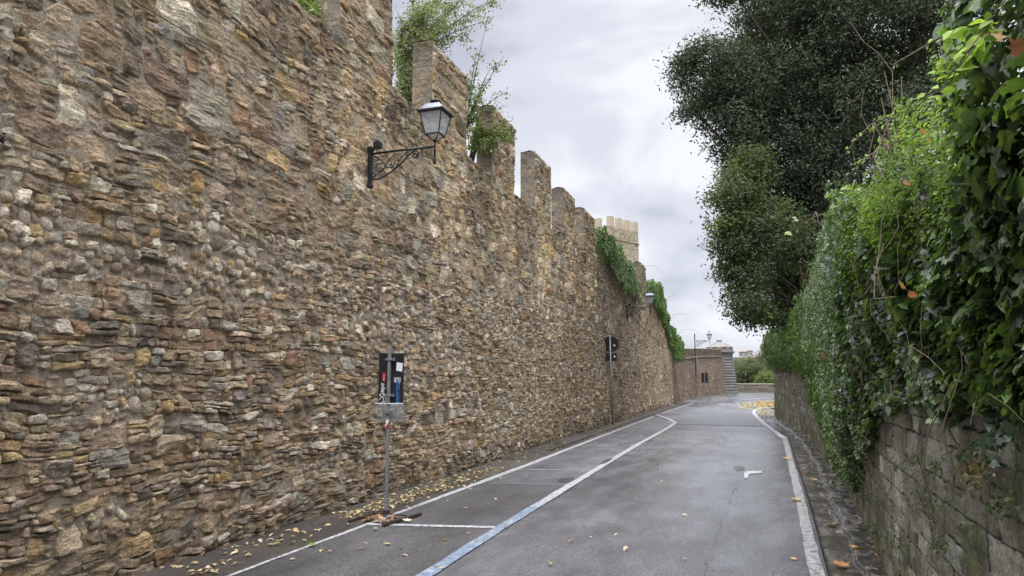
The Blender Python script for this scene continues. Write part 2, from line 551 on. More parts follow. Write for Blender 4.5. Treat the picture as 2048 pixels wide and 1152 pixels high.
def lay_rubble(m, vmax):
    r = m.rng
    v = -0.05
    while v < vmax:
        up = v > 3.35; cobz = 2.35 < v <= 3.35
        if up: hb = r.choice([0.12, 0.19, 0.26, 0.35]) * (0.85 + 0.3 * r.random())
        elif cobz: hb = 0.07 + 0.06 * r.random()
        else: hb = r.choice([0.065, 0.09, 0.125, 0.18]) * (0.85 + 0.3 * r.random())
        u = -0.1 - r.random() * 0.3
        while u < m.L:
            z = v + 0.55 * vn(u / 2.2, v / 2.0, 55) * 1.0
            up = z > 3.35; cobz = 2.3 < z <= 3.35
            # scattered patches of cobbles and of thin slabs
            pz = float(vn(u / 1.1, v / 0.5, 77))
            if not up and pz > 0.62: cobz = True
            if cobz and z < 3.2 and pz < -0.35: cobz = False
            w_ = W_UP if up else (W_COB if cobz else W_LOW)
            g = 0.002 + 0.008 * r.random()
            prot = (0.022 + 0.034 * r.random()) if up else (0.026 + 0.042 * r.random())
            q = r.random()
            if cobz and (q < 0.72 or hb < 0.09):
                n = 1 if hb < 0.115 or r.random() < .4 else 2
                wd = (0.055 + 0.095 * r.random()) * (1.3 if n == 1 and hb > .11 else 1)
                sp_ = v + hb * (0.32 + 0.36 * r.random()); jv = 0.03 * r.normal()
                for k in range(n):
                    b0 = (v if k == 0 else sp_) + jv; b1 = (sp_ if k == 0 and n == 2 else v + hb) + jv
                    if r.random() < 0.58:
                        m.stone(u + g, u + wd - g * .5, b0 + g * .6, b1 - g * .4, 'cob', 0.022 + 0.03 * r.random(), 0.02, pick(r, w_), rot=0.35)
                    else:
                        m.stone(u + g * .5, u + wd, b0 + g * .5, b1 - g * .3, 'blk', prot, 0.014, pick(r, w_), cut=0.8)
                u += wd
                continue
            if q < (0.64 if up else 0.34) and hb > 0.085:        # one block the height of the course
                wd = hb * (0.75 + 1.2 * r.random())
                m.stone(u + g * .5, u + wd - g * .5, v + g * .4, v + hb - g * .4, 'blk', prot, 0.005 + 0.009 * r.random(), pick(r, w_), rag=0.009, cut=0.5, fn=0.010, tilt=0.16)
            elif q < 0.85:                                       # a stack of flat slabs
                n = max(1, int(round(hb / (0.042 + 0.045 * r.random()))))
                wd = 0.11 + 0.28 * r.random()
                es = np.cumsum(np.r_[0, 0.6 + r.random(n)]); es = es / es[-1] * hb + v
                for k in range(n):
                    uu = u
                    while uu < u + wd - 0.02:
                        w2 = min(u + wd - uu, wd * (0.45 + 0.7 * r.random()))
                        if u + wd - uu - w2 < 0.04: w2 = u + wd - uu
                        gg = g * 0.6
                        m.stone(uu + gg * .5, uu + w2 - gg * .5, es[k] + gg * .4, es[k + 1] - gg * .4, 'blk',
                                prot * (0.6 + 0.8 * r.random()), 0.006, pick(r, w_), rag=0.007, rot=0.05, cut=0.5, fn=0.007)
                        uu += w2
            else:                                                # a block with chinks beside it
                wd = hb * (0.6 + 0.6 * r.random()) + 0.06
                m.stone(u + g * .5, u + wd * 0.62, v + g * .4, v + hb - g * .4, 'blk', prot, 0.010, pick(r, w_), rag=0.012, cut=0.7, tilt=0.16, fn=0.010)
                n = max(1, int(hb / 0.055))
                for k in range(n):
                    if r.random() < 0.85:
                        m.stone(u + wd * 0.64, u + wd, v + hb * k / n + .004, v + hb * (k + 1) / n - .004, 'cob' if r.random() < .35 else 'blk', prot * .8, 0.012, pick(r, w_), cut=0.8, rot=0.2)
            u += wd
        v += hb
    return m.finish()

def lay_ashlar(m, hs, wr, pal, gap=0.006, prot=(0.004, 0.02), cut=0.12, rag=0.005, tilt=0.05, bev=0.010):
    r = m.rng
    v = -0.03
    while v < m.H:
        hb = hs[0] + (hs[1] - hs[0]) * r.random()
        u = -r.random() * wr[1]
        while u < m.L:
            wd = wr[0] + (wr[1] - wr[0]) * r.random()
            c = np.array(pal[r.integers(len(pal))]) * (0.78 + 0.44 * r.random())
            p = prot[0] + (prot[1] - prot[0]) * r.random()
            if hb > 0.19 and r.random() < 0.2:
                for k in range(2):
                    m.stone(u + gap / 2, u + wd - gap / 2, v + hb * k / 2 + gap / 2, v + hb * (k + 1) / 2 - gap / 2, 'blk', p, bev, c, rag=rag, rot=0.015, cut=cut, fn=0.004, tilt=tilt)
            else:
                m.stone(u + gap / 2, u + wd - gap / 2, v + gap / 2, v + hb - gap / 2, 'blk', p, bev, c, rag=rag, rot=0.015, cut=cut, fn=0.004, tilt=tilt)
            u += wd
        v += hb
    return m.finish()

def grid_faces(nv, nu, base=0, flip=False):
    i = np.arange(nv - 1)[:, None] * nu + np.arange(nu - 1)[None, :] + base
    f = np.stack([i, i + 1, i + nu + 1, i + nu], -1).reshape(-1, 4)
    return f[:, ::-1] if flip else f

class Acc:
    """collects grids of vertices into one mesh"""
    def __init__(s): s.V = []; s.F = []; s.Cc = []; s.n = 0
    def grid(s, P, col, flip=False):
        nv, nu = P.shape[:2]
        s.V.append(P.reshape(-1, 3)); s.Cc.append(col.reshape(-1, 3))
        s.F.append(grid_faces(nv, nu, s.n, flip)); s.n += nv * nu
    def build(s, name, m, parent=None, smooth=True):
        return link(name, np_mesh(name, np.concatenate(s.V), s.F, np.concatenate(s.Cc), smooth), m, parent)

# ================================================================== THE OLD CITY WALL (left)
WX = -5.0
RUB = lay_rubble(StoneMap(50.0, 7.75, 0.005, 3), 7.75)
ASH = lay_ashlar(StoneMap(6.0, 2.2, 0.008, 5, (0.2, 0.17, 0.135)), (0.16, 0.24), (0.24, 0.5),
                 [(0.24, 0.19, 0.13), (0.28, 0.215, 0.13), (0.205, 0.165, 0.12), (0.165, 0.135, 0.10)], 0.012, (0.004, 0.018))
MERLONS = [(7.66, 9.15, 7.62), (10.6, 12.2, 7.56), (13.7, 15.2, 7.58), (16.8, 18.35, 7.52), (19.8, 21.25, 7.36), (22.5, 24.2, 7.38),
           (26.2, 27.8, 6.9), (29.4, 31.0, 6.8), (35.5, 37.35, 7.6)]
TOPY = np.array([0, 8.5, 10.4, 43.5, 49.3]); TOPZ = np.array([6.22, 6.22, 5.98, 6.0, 3.4])
def wall_top(y): return np.interp(y, TOPY, TOPZ) + 0.04 * vn(y / 0.35, 0.5, 91) 

def weather(y, z):
    """damp and soot staining of the old wall; lighter strips under each merlon where the stone was renewed"""
    k = 1.0 - 0.26 * sm(4.7, 6.0, z + 0.5 * vn(y / 0.8, z / 1.2, 31)) * (0.6 + 0.4 * vn(y / 1.5, z / 2.0, 32))
    k = k * (1 + 0.20 * vn(y / 2.6, z / 1.8, 33, 2))
    strip = np.zeros_like(y)
    for a, b, _ in MERLONS[:6]:
        strip = np.maximum(strip, sm(a - 0.1, a + 0.12, y + 0.12 * vn(y, z / 0.3, 34)) * (1 - sm(b - 0.12, b + 0.1, y + 0.12 * vn(y, z / 0.3, 35))))
    strip = strip * sm(3.6, 4.6, z + 0.4 * vn(y / 0.7, z / .7, 36)) * (1 - 0.6 * sm(6.3, 7.2, z))
    k = k * (1 + 0.42 * strip)
    base = 1 - 0.35 * sm(0.45, 0.0, z + 0.15 * vn(y / .5, z, 37))
    k = k * base
    c = np.stack([1.11 * k, 1.07 * k * (1 - 0.02 * strip), 0.98 * k * (1 - 0.08 * strip)], -1)
    return c

def spaced(a, b, f):
    out = [a]
    while out[-1] < b: out.append(out[-1] + f(out[-1]))
    out[-1] = b
    return np.array(out)

def wall_front(acc, ys, z0, z1, nrow, ed=None):
    """front of the wall between heights z0 and z1 (arrays over ys)"""
    t = np.linspace(0, 1, nrow)[:, None]
    Z = z0[None, :] * (1 - t) + z1[None, :] * t
    Y = np.broadcast_to(ys[None, :], Z.shape)
    h, c = RUB.sample(Y, Z)
    c = c * weather(Y, Z)
    if ed is not None:                        # squared corners of a merlon
        f = np.minimum(sm(0, 0.05, Y - ed[0]) * sm(0, 0.05, ed[1] - Y), sm(0, 0.06, z1[None, :] - Z))
        f = 1 - (1 - f) * sm(0.0, 0.15, Z - z0[None, :])
        h = h * f + 0.018 * (1 - f)
    X = WX - 0.035 + h + 0.03 * vn(Y / 3.0, Z / 2.0, 41) - 0.004 * Z
    P = np.stack([X, Y, Z], -1)
    acc.grid(P, c, flip=False)
    return P, c

acc = Acc()
near = lambda y: 0.42 * (y * y + 25) / (5 * 700)
segs = [(1.0, 3.4, 0.03, 180), (3.4, 10.0, None, 1150), (10.0, 22.0, 0.018, 640), (22.0, 49.3, 0.04, 300)]
for a, b, st, nr in segs:
    ys = spaced(a, b, near if st is None else (lambda y: st))
    zt = wall_top(ys)
    P, c = wall_front(acc, ys, np.full_like(ys, -0.06), zt, nr)
    # the top of the wall and its back
    depth = np.array([0.0, 0.03, 0.15, 0.3, 0.45])
    T = np.stack([P[-1] + np.array([-d, 0, 0.02 * math.sin(d * 9)]) for d in depth])
    acc.grid(T, np.stack([c[-1] * 0.8] * 5))
    Bk = np.stack([T[-1], T[-1] * np.array([1, 1, 0]) + np.array([-0.1, 0, 0])])
    acc.grid(Bk, np.stack([c[-1]] * 2))
wall = acc.build('city_wall', M_STONE, None, False)
tag(wall, 'tall brown rubble stone city wall with battlements running along the left of the road', 'wall')

def merlon(a, b, top, k):
    acc = Acc()
    st = 0.5 * (a * a + 25) / (5 * 700)
    st = min(max(st, 0.012), 0.04)
    ys = np.linspace(a, b, max(20, int((b - a) / st)))
    nr = max(40, int(1.5 / (0.008 if a < 12 else 0.014)))
    zt = np.full_like(ys, top) + 0.035 * vn(ys / 0.22, k * 3.1, 92, 3) 
    P, c = wall_front(acc, ys, wall_top(ys), zt, nr, (a, b))
    D = 0.43
    for side in (0, -1):                      # the two end faces, of squared blocks
        col = P[:, side]
        nd = 44
        d = np.linspace(0, 1, nd)[None, :]
        zz = col[:, None, 2] + 0 * d
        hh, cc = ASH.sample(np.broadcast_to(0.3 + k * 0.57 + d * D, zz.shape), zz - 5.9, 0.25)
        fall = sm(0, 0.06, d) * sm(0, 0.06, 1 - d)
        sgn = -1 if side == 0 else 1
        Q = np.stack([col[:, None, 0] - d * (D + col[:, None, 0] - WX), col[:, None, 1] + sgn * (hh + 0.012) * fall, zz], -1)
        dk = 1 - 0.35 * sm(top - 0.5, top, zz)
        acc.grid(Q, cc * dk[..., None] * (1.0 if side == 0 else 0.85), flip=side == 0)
    d = np.linspace(0, 1, 12)[:, None]
    row = P[-1]
    T = np.stack([row[None, :, 0] - d * (D + row[None, :, 0] - WX), row[None, :, 1] + 0 * d,
                  row[None, :, 2] + 0.035 * np.sin(d * math.pi) + 0.012 * vn(row[None, :, 1] / 0.08, d * 5, 93)], -1)
    acc.grid(T, np.broadcast_to(np.array([0.13, 0.115, 0.09]), T.shape))
    bk = np.stack([T[-1], np.stack([T[-1][:, 0], T[-1][:, 1], wall_top(ys) - 0.02], -1)])
    acc.grid(bk, np.broadcast_to(np.array([0.2, 0.17, 0.13]), bk.shape))
    acc.build('merlon', M_STONE, wall, False)
for k, (a, b, t_) in enumerate(MERLONS): merlon(a, b, t_, k)

# ------------------------------------------------------------------ the low wall that bends right, its string course, and the turret
LWY = np.array([47.0, 50, 60, 67, 73.8, 82, 89.6]); LWX = np.array([-5.3, -5.28, -5.15, -4.95, -4.6, -3.8, -2.95])
def lw_x(y): return np.interp(y, LWY, LWX)
def lw_top(y): return np.interp(y, [47, 57, 62, 76, 89], [4.05, 4.25, 4.3, 4.9, 5.3])
acc = Acc()
ys = np.arange(46.5, 89.6, 0.06)
t = np.linspace(0, 1, 150)[:, None]
Z = -0.05 + t * (lw_top(ys)[None, :] + 0.05)
Y = np.broadcast_to(ys[None, :], Z.shape)
h, c = RUB.sample((Y - 40) % 48, Z)
X = lw_x(Y) + h - 0.035 - 0.05 * Z
cap = sm(-0.85, -0.8, Z - lw_top(Y))
c = c * (1 - 0.45 * cap)[..., None] * (1 + 0.25 * vn(Y / 2.2, Z / 2.5, 61, 2) - 0.2 * sm(60, 52, Y))[..., None] * np.array([0.66, 0.60, 0.56])
P = np.stack([X, Y, Z], -1)
acc.grid(P, c)
T = np.stack([P[-1], P[-1] + np.array([-0.02, 0, 0.03]), P[-1] + np.array([-0.5, 0, 0.03]), P[-1] * np.array([1, 1, 0]) + np.array([-0.6, 0, 0])])
acc.grid(T, np.stack([c[-1] * 0.9] * 4))
low = acc.build('boundary_wall', M_STONE)
tag(low, 'lower rubble wall with a moulded band that bends right beyond the tall battlements', 'wall')
acc = Acc()
prof = [(0.0, -0.98), (0.10, -0.95), (0.13, -0.85), (0.13, -0.78), (0.02, -0.74)]
P = np.stack([np.stack([lw_x(ys) + d - 0.05 * lw_top(ys) + 0.03, ys, lw_top(ys) + z], -1) for d, z in prof])
acc.grid(P, np.broadcast_to(np.array([0.15, 0.115, 0.085]), P.shape) * (1 + 0.25 * vn(ys * 2, 0.3, 5))[None, :, None])
acc.build('string_course', M_STONE2, low)

tur = empty('turret', (-3.45, 91.6, 0), 'grey banded stone turret with a low pyramid cap where the lower wall ends', 'turret')
def drum(name, prof, col, n=8, rot=math.pi / 8, parent=tur, jit=0.0):
    mb = MB().lathe(prof, (0, 0, 0), n, rot)
    V = np.array(mb.v)
    me = bpy.data.meshes.new(name)
    me.from_pydata(mb.v, [], mb.f); me.update()
    a = me.attributes.new('Col', 'FLOAT_COLOR', 'POINT')
    c4 = np.ones((len(V), 4), np.float32)
    c4[:, :3] = np.array(col) * (1 + 0.3 * vn(V[:, 0] * 2 + V[:, 1], V[:, 2] * 2.2, 9))[:, None]
    a.data.foreach_set('color', c4.ravel())
    return link(name, me, M_STONE2, parent)
pr = []
for k in range(12):                                   # rusticated courses, each a rounded band
    z0, z1 = 0.35 + k * 0.36, 0.35 + (k + 1) * 0.36
    r0 = 2.02 - 0.034 * k
    pr += [(r0 - 0.06, z0), (r0 - 0.06, z0 + 0.03), (r0, z0 + 0.09), (r0 + 0.015, z0 + 0.18), (r0 - 0.01, z1 - 0.07), (r0 - 0.05, z1 - 0.01)]
drum('shaft', [(2.15, -0.05), (2.15, 0.30), (2.0, 0.35)] + pr + [(1.58, 4.7), (1.62, 5.25)], (0.17, 0.165, 0.155), 10)
drum('cornice', [(1.6, 5.25), (1.78, 5.32), (1.86, 5.40), (1.86, 5.52), (1.5, 5.56)], (0.2, 0.19, 0.175), 10)
drum('parapet', [(1.66, 5.55), (1.66, 6.02), (1.62, 6.06)], (0.21, 0.19, 0.165), 10)
drum('cap_roof', [(1.70, 6.06), (1.70, 6.12), (1.0, 6.55), (0.42, 6.8), (0.36, 6.82)], (0.24, 0.225, 0.2), 8)
drum('finial', [(0.34, 6.8), (0.34, 7.03), (0.28, 7.06)], (0.2, 0.19, 0.17), 8)
tur.scale = (1, 1, 0.935)

# parapet at the bend of the road
acc = Acc()
xs = np.arange(-2.0, 22, 0.06)
PAR = lay_ashlar(StoneMap(26, 1.4, 0.02, 8, (0.16, 0.14, 0.11)), (0.3, 0.36), (0.6, 1.3), [(0.17, 0.145, 0.11), (0.21, 0.18, 0.135), (0.14, 0.125, 0.1)], 0.03, (0.01, 0.03))
t = np.linspace(0, 1, 26)[:, None]
Z = -0.05 + t * 1.1 + 0 * xs[None, :]
Xg = np.broadcast_to(xs[None, :], Z.shape)
h, c = PAR.sample(Xg + 2.1, Z + 0.05, 0.2)
yb = lambda x: 99.5 + 0.5 * np.maximum(0, x - 6)
P = np.stack([Xg, yb(Xg) - h, Z], -1)
acc.grid(P, c)
T = np.stack([P[-1] + np.array(d) for d in ((0, -0.06, 0), (0, -0.06, 0.14), (0, 0.5, 0.15), (0, 0.5, -1.3))])
acc.grid(T, np.broadcast_to(np.array([0.25, 0.225, 0.19]), T.shape))
tag(acc.build('parapet', M_STONE2), 'low stone parapet closing the end of the road beside the turret', 'wall')

# ================================================================== RIGHT RETAINING WALL
RWY = np.array([0.5, 4, 6.9, 10.8, 15, 20, 25.5, 30, 33.2, 34.6]); RWX = np.array([0.86, 0.93, 1.03, 1.26, 1.42, 1.5, 1.5, 1.3, 1.08, 0.98])
def rw_x(y): return np.interp(y, RWY, RWX)
RWH = 2.35
RAS = lay_ashlar(StoneMap(42, 2.6, 0.006, 12, (0.028, 0.025, 0.02), (0.002, -0.004)), (0.11, 0.2), (0.12, 0.42),
                 [(0.24, 0.213, 0.162), (0.20, 0.178, 0.137), (0.175, 0.155, 0.12), (0.27, 0.245, 0.2), (0.19, 0.172, 0.133), (0.36, 0.335, 0.285)],
                 0.008, (0.003, 0.014), cut=0.16, rag=0.004, tilt=0.03, bev=0.004)
def rw_col(Y, Z, c):
    moss = sm(0.05, 0.5, vn(Y / 0.5, Z / 0.4, 71, 3) + 0.25 * sm(1.0, 0.0, Z)) * 0.75
    c = c * np.array([0.86, 0.91, 0.86]) * (1 + 0.22 * vn(Y / 0.6, Z / 0.9, 72, 2))[..., None]
    c = c * (1 - 0.3 * sm(0.1, 0.7, vn(Y / 0.09, Z / 1.3, 74, 2)))[..., None]
    return c * (1 - moss[..., None]) + np.array([0.085, 0.088, 0.034]) * (1 + 0.4 * vn(Y / .06, Z / .06, 73))[..., None] * moss[..., None]
acc = Acc()
for a, b, st, nr in ((0.5, 2.6, 0.02, 200), (2.6, 12.0, None, 330), (12.0, 34.6, 0.03, 170)):
    ys = spaced(a, b, (lambda y: 0.005 + 0.0011 * y) if st is None else (lambda y: st))
    t = np.linspace(0, 1, nr)[:, None]
    Z = -0.06 + t * (RWH + 0.06) + 0 * ys[None, :]
    Y = np.broadcast_to(ys[None, :], Z.shape)
    h, c = RAS.sample(Y, Z, 0.13)
    c = rw_col(Y, Z, c)
    X = rw_x(Y) + 0.02 - h + 0.03 * Z
    P = np.stack([X, Y, Z], -1)
    acc.grid(P, c, flip=True)
    T = np.stack([P[-1], P[-1] + np.array([0.02, 0, 0.02]), P[-1] + np.array([0.5, 0, 0.02])])
    acc.grid(T, np.stack([c[-1]] * 3), flip=True)
# the wall turns right at its far corner
xs = np.arange(0, 6, 0.03)
t = np.linspace(0, 1, 170)[:, None]
Z = -0.06 + t * (RWH + 0.06) + 0 * xs[None, :]
U = np.broadcast_to(xs[None, :], Z.shape)
h, c = RAS.sample(U + 35, Z, 0.45)
P = np.stack([rw_x(34.6) + 0.01 + U + 0.03 * Z, 34.6 + 0.25 * U + h * sm(0, 0.1, U), Z], -1)
acc.grid(P, rw_col(U + 35, Z, c), flip=True)
rwall = acc.build('retaining_wall', M_STONE2)
tag(rwall, 'mossy squared stone retaining wall under the ivy on the right of the road', 'wall')

# ================================================================== GROUND, ROAD, MARKINGS
def sheet(name, pts, z, m, thick=None):
    """a flat polygon; pts in order"""
    me = bpy.data.meshes.new(name)
    me.from_pydata([(x, y, z) for x, y in pts], [], [tuple(range(len(pts)))])
    me.update()
    return tag(link(name, me, m), kind='structure')

def strip(name, left, right, z, m, kind='structure'):
    n = len(left)
    zz = z if hasattr(z, '__len__') else (z, z)
    V = [(x, y, zz[0]) for x, y in left] + [(x, y, zz[1]) for x, y in right]
    me = bpy.data.meshes.new(name)
    me.from_pydata(V, [], [(i, n + i, n + i + 1, i + 1) for i in range(n - 1)])
    me.update()
    return tag(link(name, me, m), kind=kind)

def band(name, pts, w, z, m, sub=0.35, wob=0.012, kind='structure'):
    """a ribbon of width w along pts with slightly uneven edges"""
    pts = np.array(pts, float)
    s = np.r_[0, np.cumsum(np.hypot(*np.diff(pts, axis=0).T))]
    q = np.linspace(0, s[-1], max(2, int(s[-1] / sub) + 1))
    x = np.interp(q, s, pts[:, 0]); y = np.interp(q, s, pts[:, 1])
    tx, ty = np.gradient(x), np.gradient(y)
    L = np.hypot(tx, ty); nx, ny = -ty / L, tx / L
    sd = int(abs(pts[0, 0] * 100)) % 97
    wl = w / 2 + wob * vn(q / 0.3, 0.2, 201 + sd); wr = w / 2 + wob * vn(q / 0.3, 0.7, 202 + sd)
    return strip(name, list(zip(x + nx * wl, y + ny * wl)), list(zip(x - nx * wr, y - ny * wr)), z, m, kind)

# big ground sheet, dropping away beyond the parapet
gx = np.concatenate([np.linspace(-900, -60, 12), np.linspace(-40, 60, 26), np.linspace(90, 900, 12)])
gy = np.concatenate([np.linspace(-60, 96, 30), np.linspace(99, 140, 16), np.linspace(160, 1500, 24)])
GX, GY = np.meshgrid(gx, gy)
GZ = -0.14 - 5.0 * sm(100, 112, GY) + 0.0 * GX
GZ = GZ + 34 * sm(260, 700, GY) * (0.5 + 0.5 * vn(GX / 260, GY / 260, 301, 2))
gr = link('ground', np_mesh('ground', np.stack([GX, GY, GZ], -1).reshape(-1, 3), [grid_faces(*GX.shape)], None, True), M_SOIL)
tag(gr, kind='structure')

right_edge = [(0.50, -3), (0.53, 3), (0.56, 6.7), (0.68, 10.3), (0.80, 15), (0.96, 21.5), (0.62, 27.5), (0.2, 38.0), (0.55, 42.5), (1.3, 45.0), (12, 50), (30, 62)]
left_edge = [(-4.98, -3), (-4.98, 46), (-5.25, 50), (-5.1, 60), (-4.55, 73.8), (-3.75, 82), (-2.9, 90), (-2.0, 99.4), (5, 99.4), (22, 108), (40, 108)]
sheet('road', right_edge + left_edge[::-1], 0.0, M_ROAD)
# the darker surfaces of the parking bays and the newer patch farther on
strip('parking_lane', [(-4.28, y) for y in (-3, 2, 6, 10.75)], [(-2.68, y) for y in (-3, 2, 6, 10.95)], 0.004, M_BAY)
strip('parking_lane_far', [(-4.28, y) for y in (10.77, 18, 26, 33)], [(-2.74, y) for y in (10.97, 18, 26, 28)], 0.004, M_BAY2)
strip('road_patch', [(-2.7, 27.2), (-4.2, 34.5), (-4.25, 46)], [(0.62, 26.9), (0.28, 35), (0.4, 41)], 0.004, M_BAY2)
# the strip at the foot of the wall and its low kerb
strip('pavement', [(-5.08, y) for y in (-3, 10, 20, 30, 46)], [(-4.27, y) for y in (-3, 10, 20, 30, 46)], (0.035, 0.010), M_DIRT)
kb = MB()
for i in range(46):
    y0 = 16 + i * 0.75
    jx = 0.012 * math.sin(i * 2.3)
    kb.box((-4.50 + jx, y0 + 0.37, 0.022), (0.13, 0.735, 0.075 + 0.01 * math.sin(i * 5.1)))
ko = kb.build('kerb', M_DIRT, bevel=0.012); tag(ko, kind='structure')

band('edge_line', [(-4.30, -2), (-4.30, 5.1), (-4.27, 7.5), (-4.19, 13.4), (-4.24, 20.7), (-4.27, 27), (-4.24, 32.8)], 0.14, 0.008, M_PAINT)
band('bay_line', [(-2.66, -2), (-2.68, 5.65), (-2.72, 7.7), (-2.76, 12.0), (-2.8, 17.9), (-2.75, 25.4), (-2.82, 28.3)], 0.135, 0.0115, M_PAINTB)
band('bay_line_end', [(-2.84, 28.3), (-3.3, 30.6), (-4.28, 34.2)], 0.2, 0.0115, M_PAINTT)
band('edge_line_far', [(-4.30, 34.4), (-4.2, 40), (-4.05, 46.5), (-3.95, 52)], 0.13, 0.008, M_PAINTT)
band('verge_line', [(0.36, -2), (0.42, 3), (0.47, 6.7), (0.58, 10.3), (0.70, 15), (0.86, 21.3), (0.90, 22.2)], 0.12, 0.008, M_PAINTW)
band('verge_line_far', [(0.86, 21.6), (0.50, 27.7), (0.26, 33), (0.10, 38.2), (0.18, 41.5), (0.5, 44), (1.0, 45.6)], 0.17, 0.012, M_PAINT)
for a, b, ww in (((-4.24, 7.36), (-2.75, 7.68), 0.10), ((-4.14, 12.62), (-2.82, 12.95), 0.075), ((-4.2, 17.6), (-2.88, 17.95), 0.07), ((-4.2, 22.9), (-2.86, 23.2), 0.07), ((-4.2, 28.1), (-2.9, 28.4), 0.07)):
    band('cross_line', [a, b], ww, 0.0095, M_PAINT if ww > .08 else M_PAINTT, 0.2, 0.006)

# potholes, cracks and the seam across the road
def blob(name, c, rx, ry, z, m, seed, n=26):
    a = np.linspace(0, 2 * math.pi, n, endpoint=False)
    r = 1 + 0.35 * vn(a * 1.3, seed, 401, 2)
    return sheet(name, list(zip(c[0] + rx * r * np.cos(a), c[1] + ry * r * np.sin(a))), z, m)
blob('pothole', (-0.26, 14.2), 0.09, 0.4, 0.006, M_BAY, 1.3)
blob('pothole', (-2.84, 14.5), 0.05, 0.5, 0.013, M_TAR, 2.1)
blob('pothole', (-2.95, 11.6), 0.12, 0.3, 0.007, M_TAR, 7.1)
sheet('road_mark', [(-0.16, 12.75), (-0.11, 12.7), (-0.085, 13.3), (0.0, 13.42), (0.13, 13.5), (0.135, 13.85), (-0.02, 13.8), (-0.13, 13.7), (-0.17, 13.4)], 0.010, M_PAINT)
def crack(pts, w, seed):
    p = np.array(pts, float)
    s = np.r_[0, np.cumsum(np.hypot(*np.diff(p, axis=0).T))]
    q = np.arange(0, s[-1], 0.04)
    x = np.interp(q, s, p[:, 0]) + 0.05 * vn(q / 0.22, seed, 411, 3); y = np.interp(q, s, p[:, 1])
    k = np.clip(w * (0.6 + 0.8 * vn(q / 0.2, seed, 412)), 0.001, 1)
    strip('road_crack', list(zip(x - k / 2, y)), list(zip(x + k / 2, y)), 0.005, M_TAR)
crack([(-0.45, 5.6), (-0.42, 7.6), (-0.34, 9.6), (-0.28, 11.8), (-0.22, 13.0)], 0.0045, 1)
crack([(-1.3, 8.6), (-1.35, 9.6), (-1.1, 11.2)], 0.005, 3)
crack([(-3.9, 9.0), (-3.6, 10.8)], 0.005, 5)
sx = np.linspace(-2.7, 0.62, 60)
strip('road_seam', list(zip(sx, 27.05 - 0.05 * sx + 0.05 * vn(sx / .3, 1, 421))), list(zip(sx, 27.17 - 0.05 * sx + 0.05 * vn(sx / .3, 2, 421))), 0.009, M_TAR)

# stone gutter between the road and the right wall
GUT = lay_ashlar(StoneMap(46, 1.1, 0.010, 21, (0.05, 0.045, 0.04)), (0.24, 0.36), (0.35, 0.9), [(0.14, 0.135, 0.13), (0.11, 0.105, 0.10), (0.17, 0.165, 0.16)], 0.02, (0.004, 0.02), cut=0.25, rag=0.014)
def wet_stone():
    m, t, b = mat('wet_gutter_stone')
    a = N(t, 'ShaderNodeAttribute', attribute_name='Col')
    n = noise(t, 14, 6, 0.6)
    t.links.new(mixc(t, 1.0, a.outputs['Color'], ramp(t, n, [(0.3, 0.55), (0.7, 1.3)]), 'MULTIPLY'), b.inputs['Base Color'])
    n3 = noise(t, 3, 4)
    t.links.new(ramp(t, n3, [(0.38, 0.12), (0.62, 0.5)]), b.inputs['Roughness'])
    bump(t, b, n, 0.35, 0.012)
    return m
acc = Acc()
ys = spaced(-1, 44, lambda y: 0.012 if y < 14 else 0.05)
re = np.interp(ys, [p[1] for p in right_edge[:10]], [p[0] for p in right_edge[:10]]) + 0.005
rx = np.where(ys < 34.6, rw_x(ys) + 0.05, 0.98 + (ys - 34.6) * 0.3)
t = np.linspace(0, 1, 60)[:, None]
X = re[None, :] * (1 - t) + rx[None, :] * t
Y = np.broadcast_to(ys[None, :], X.shape)
h, c = GUT.sample(Y + 1.2, (X - re[None, :]) * 1.0 + 0.02, 0.8)
wid = (rx - re)[None, :]
step = 0.04 * sm(0.52, 0.58, t + 0.10 * vn(Y / 0.5, 0.3, 431, 2))         # the raised inner row of slabs
Zg = -0.055 * sm(0, 0.05, t) + step + h * 1.2 + 0.006 * vn(Y / .2, X / .2, 432)
dirt = (1 - sm(0.52, 0.58, t + 0.10 * vn(Y / 0.5, 0.3, 431, 2)))[..., None] * 0.55
c = c * (1 - dirt) + np.array([0.08, 0.066, 0.057]) * dirt
gut = Acc(); gut.grid(np.stack([X, Y, Zg], -1), c)
gu = gut.build('gutter', wet_stone()); tag(gu, kind='structure')

# raised ground behind both walls
def bank(name, fx0, y0, y1, zf, sgn, width, ny=60, nx=24):
    ys = np.linspace(y0, y1, ny); d = np.linspace(0, 1, nx) ** 1.5 * width
    D, Yb = np.meshgrid(d, ys)
    Xb = fx0(Yb) + sgn * D
    Zb = zf(D, Yb) + 0.15 * vn(Xb / 1.2, Yb / 1.2, 441, 2)
    P = np.stack([Xb, Yb, Zb], -1)
    o = link(name, np_mesh(name, P.reshape(-1, 3), [grid_faces(ny, nx, 0, sgn < 0)], None, True), M_SOIL)
    return tag(o, kind='structure')
bank('bank', lambda y: rw_x(y) + 0.3, 0.5, 35.2, lambda d, y: 2.1 + 0.10 * d, 1, 26)
bank('raised_ground', lambda y: -5.5 + 0 * y, 0.5, 48.0, lambda d, y: 3.6 - 1.0 * sm(40, 48, y) + 0 * d, -1, 40)

# ================================================================== FOLIAGE
def unit(v): return v / np.maximum(1e-9, np.linalg.norm(v, axis=-1, keepdims=True))

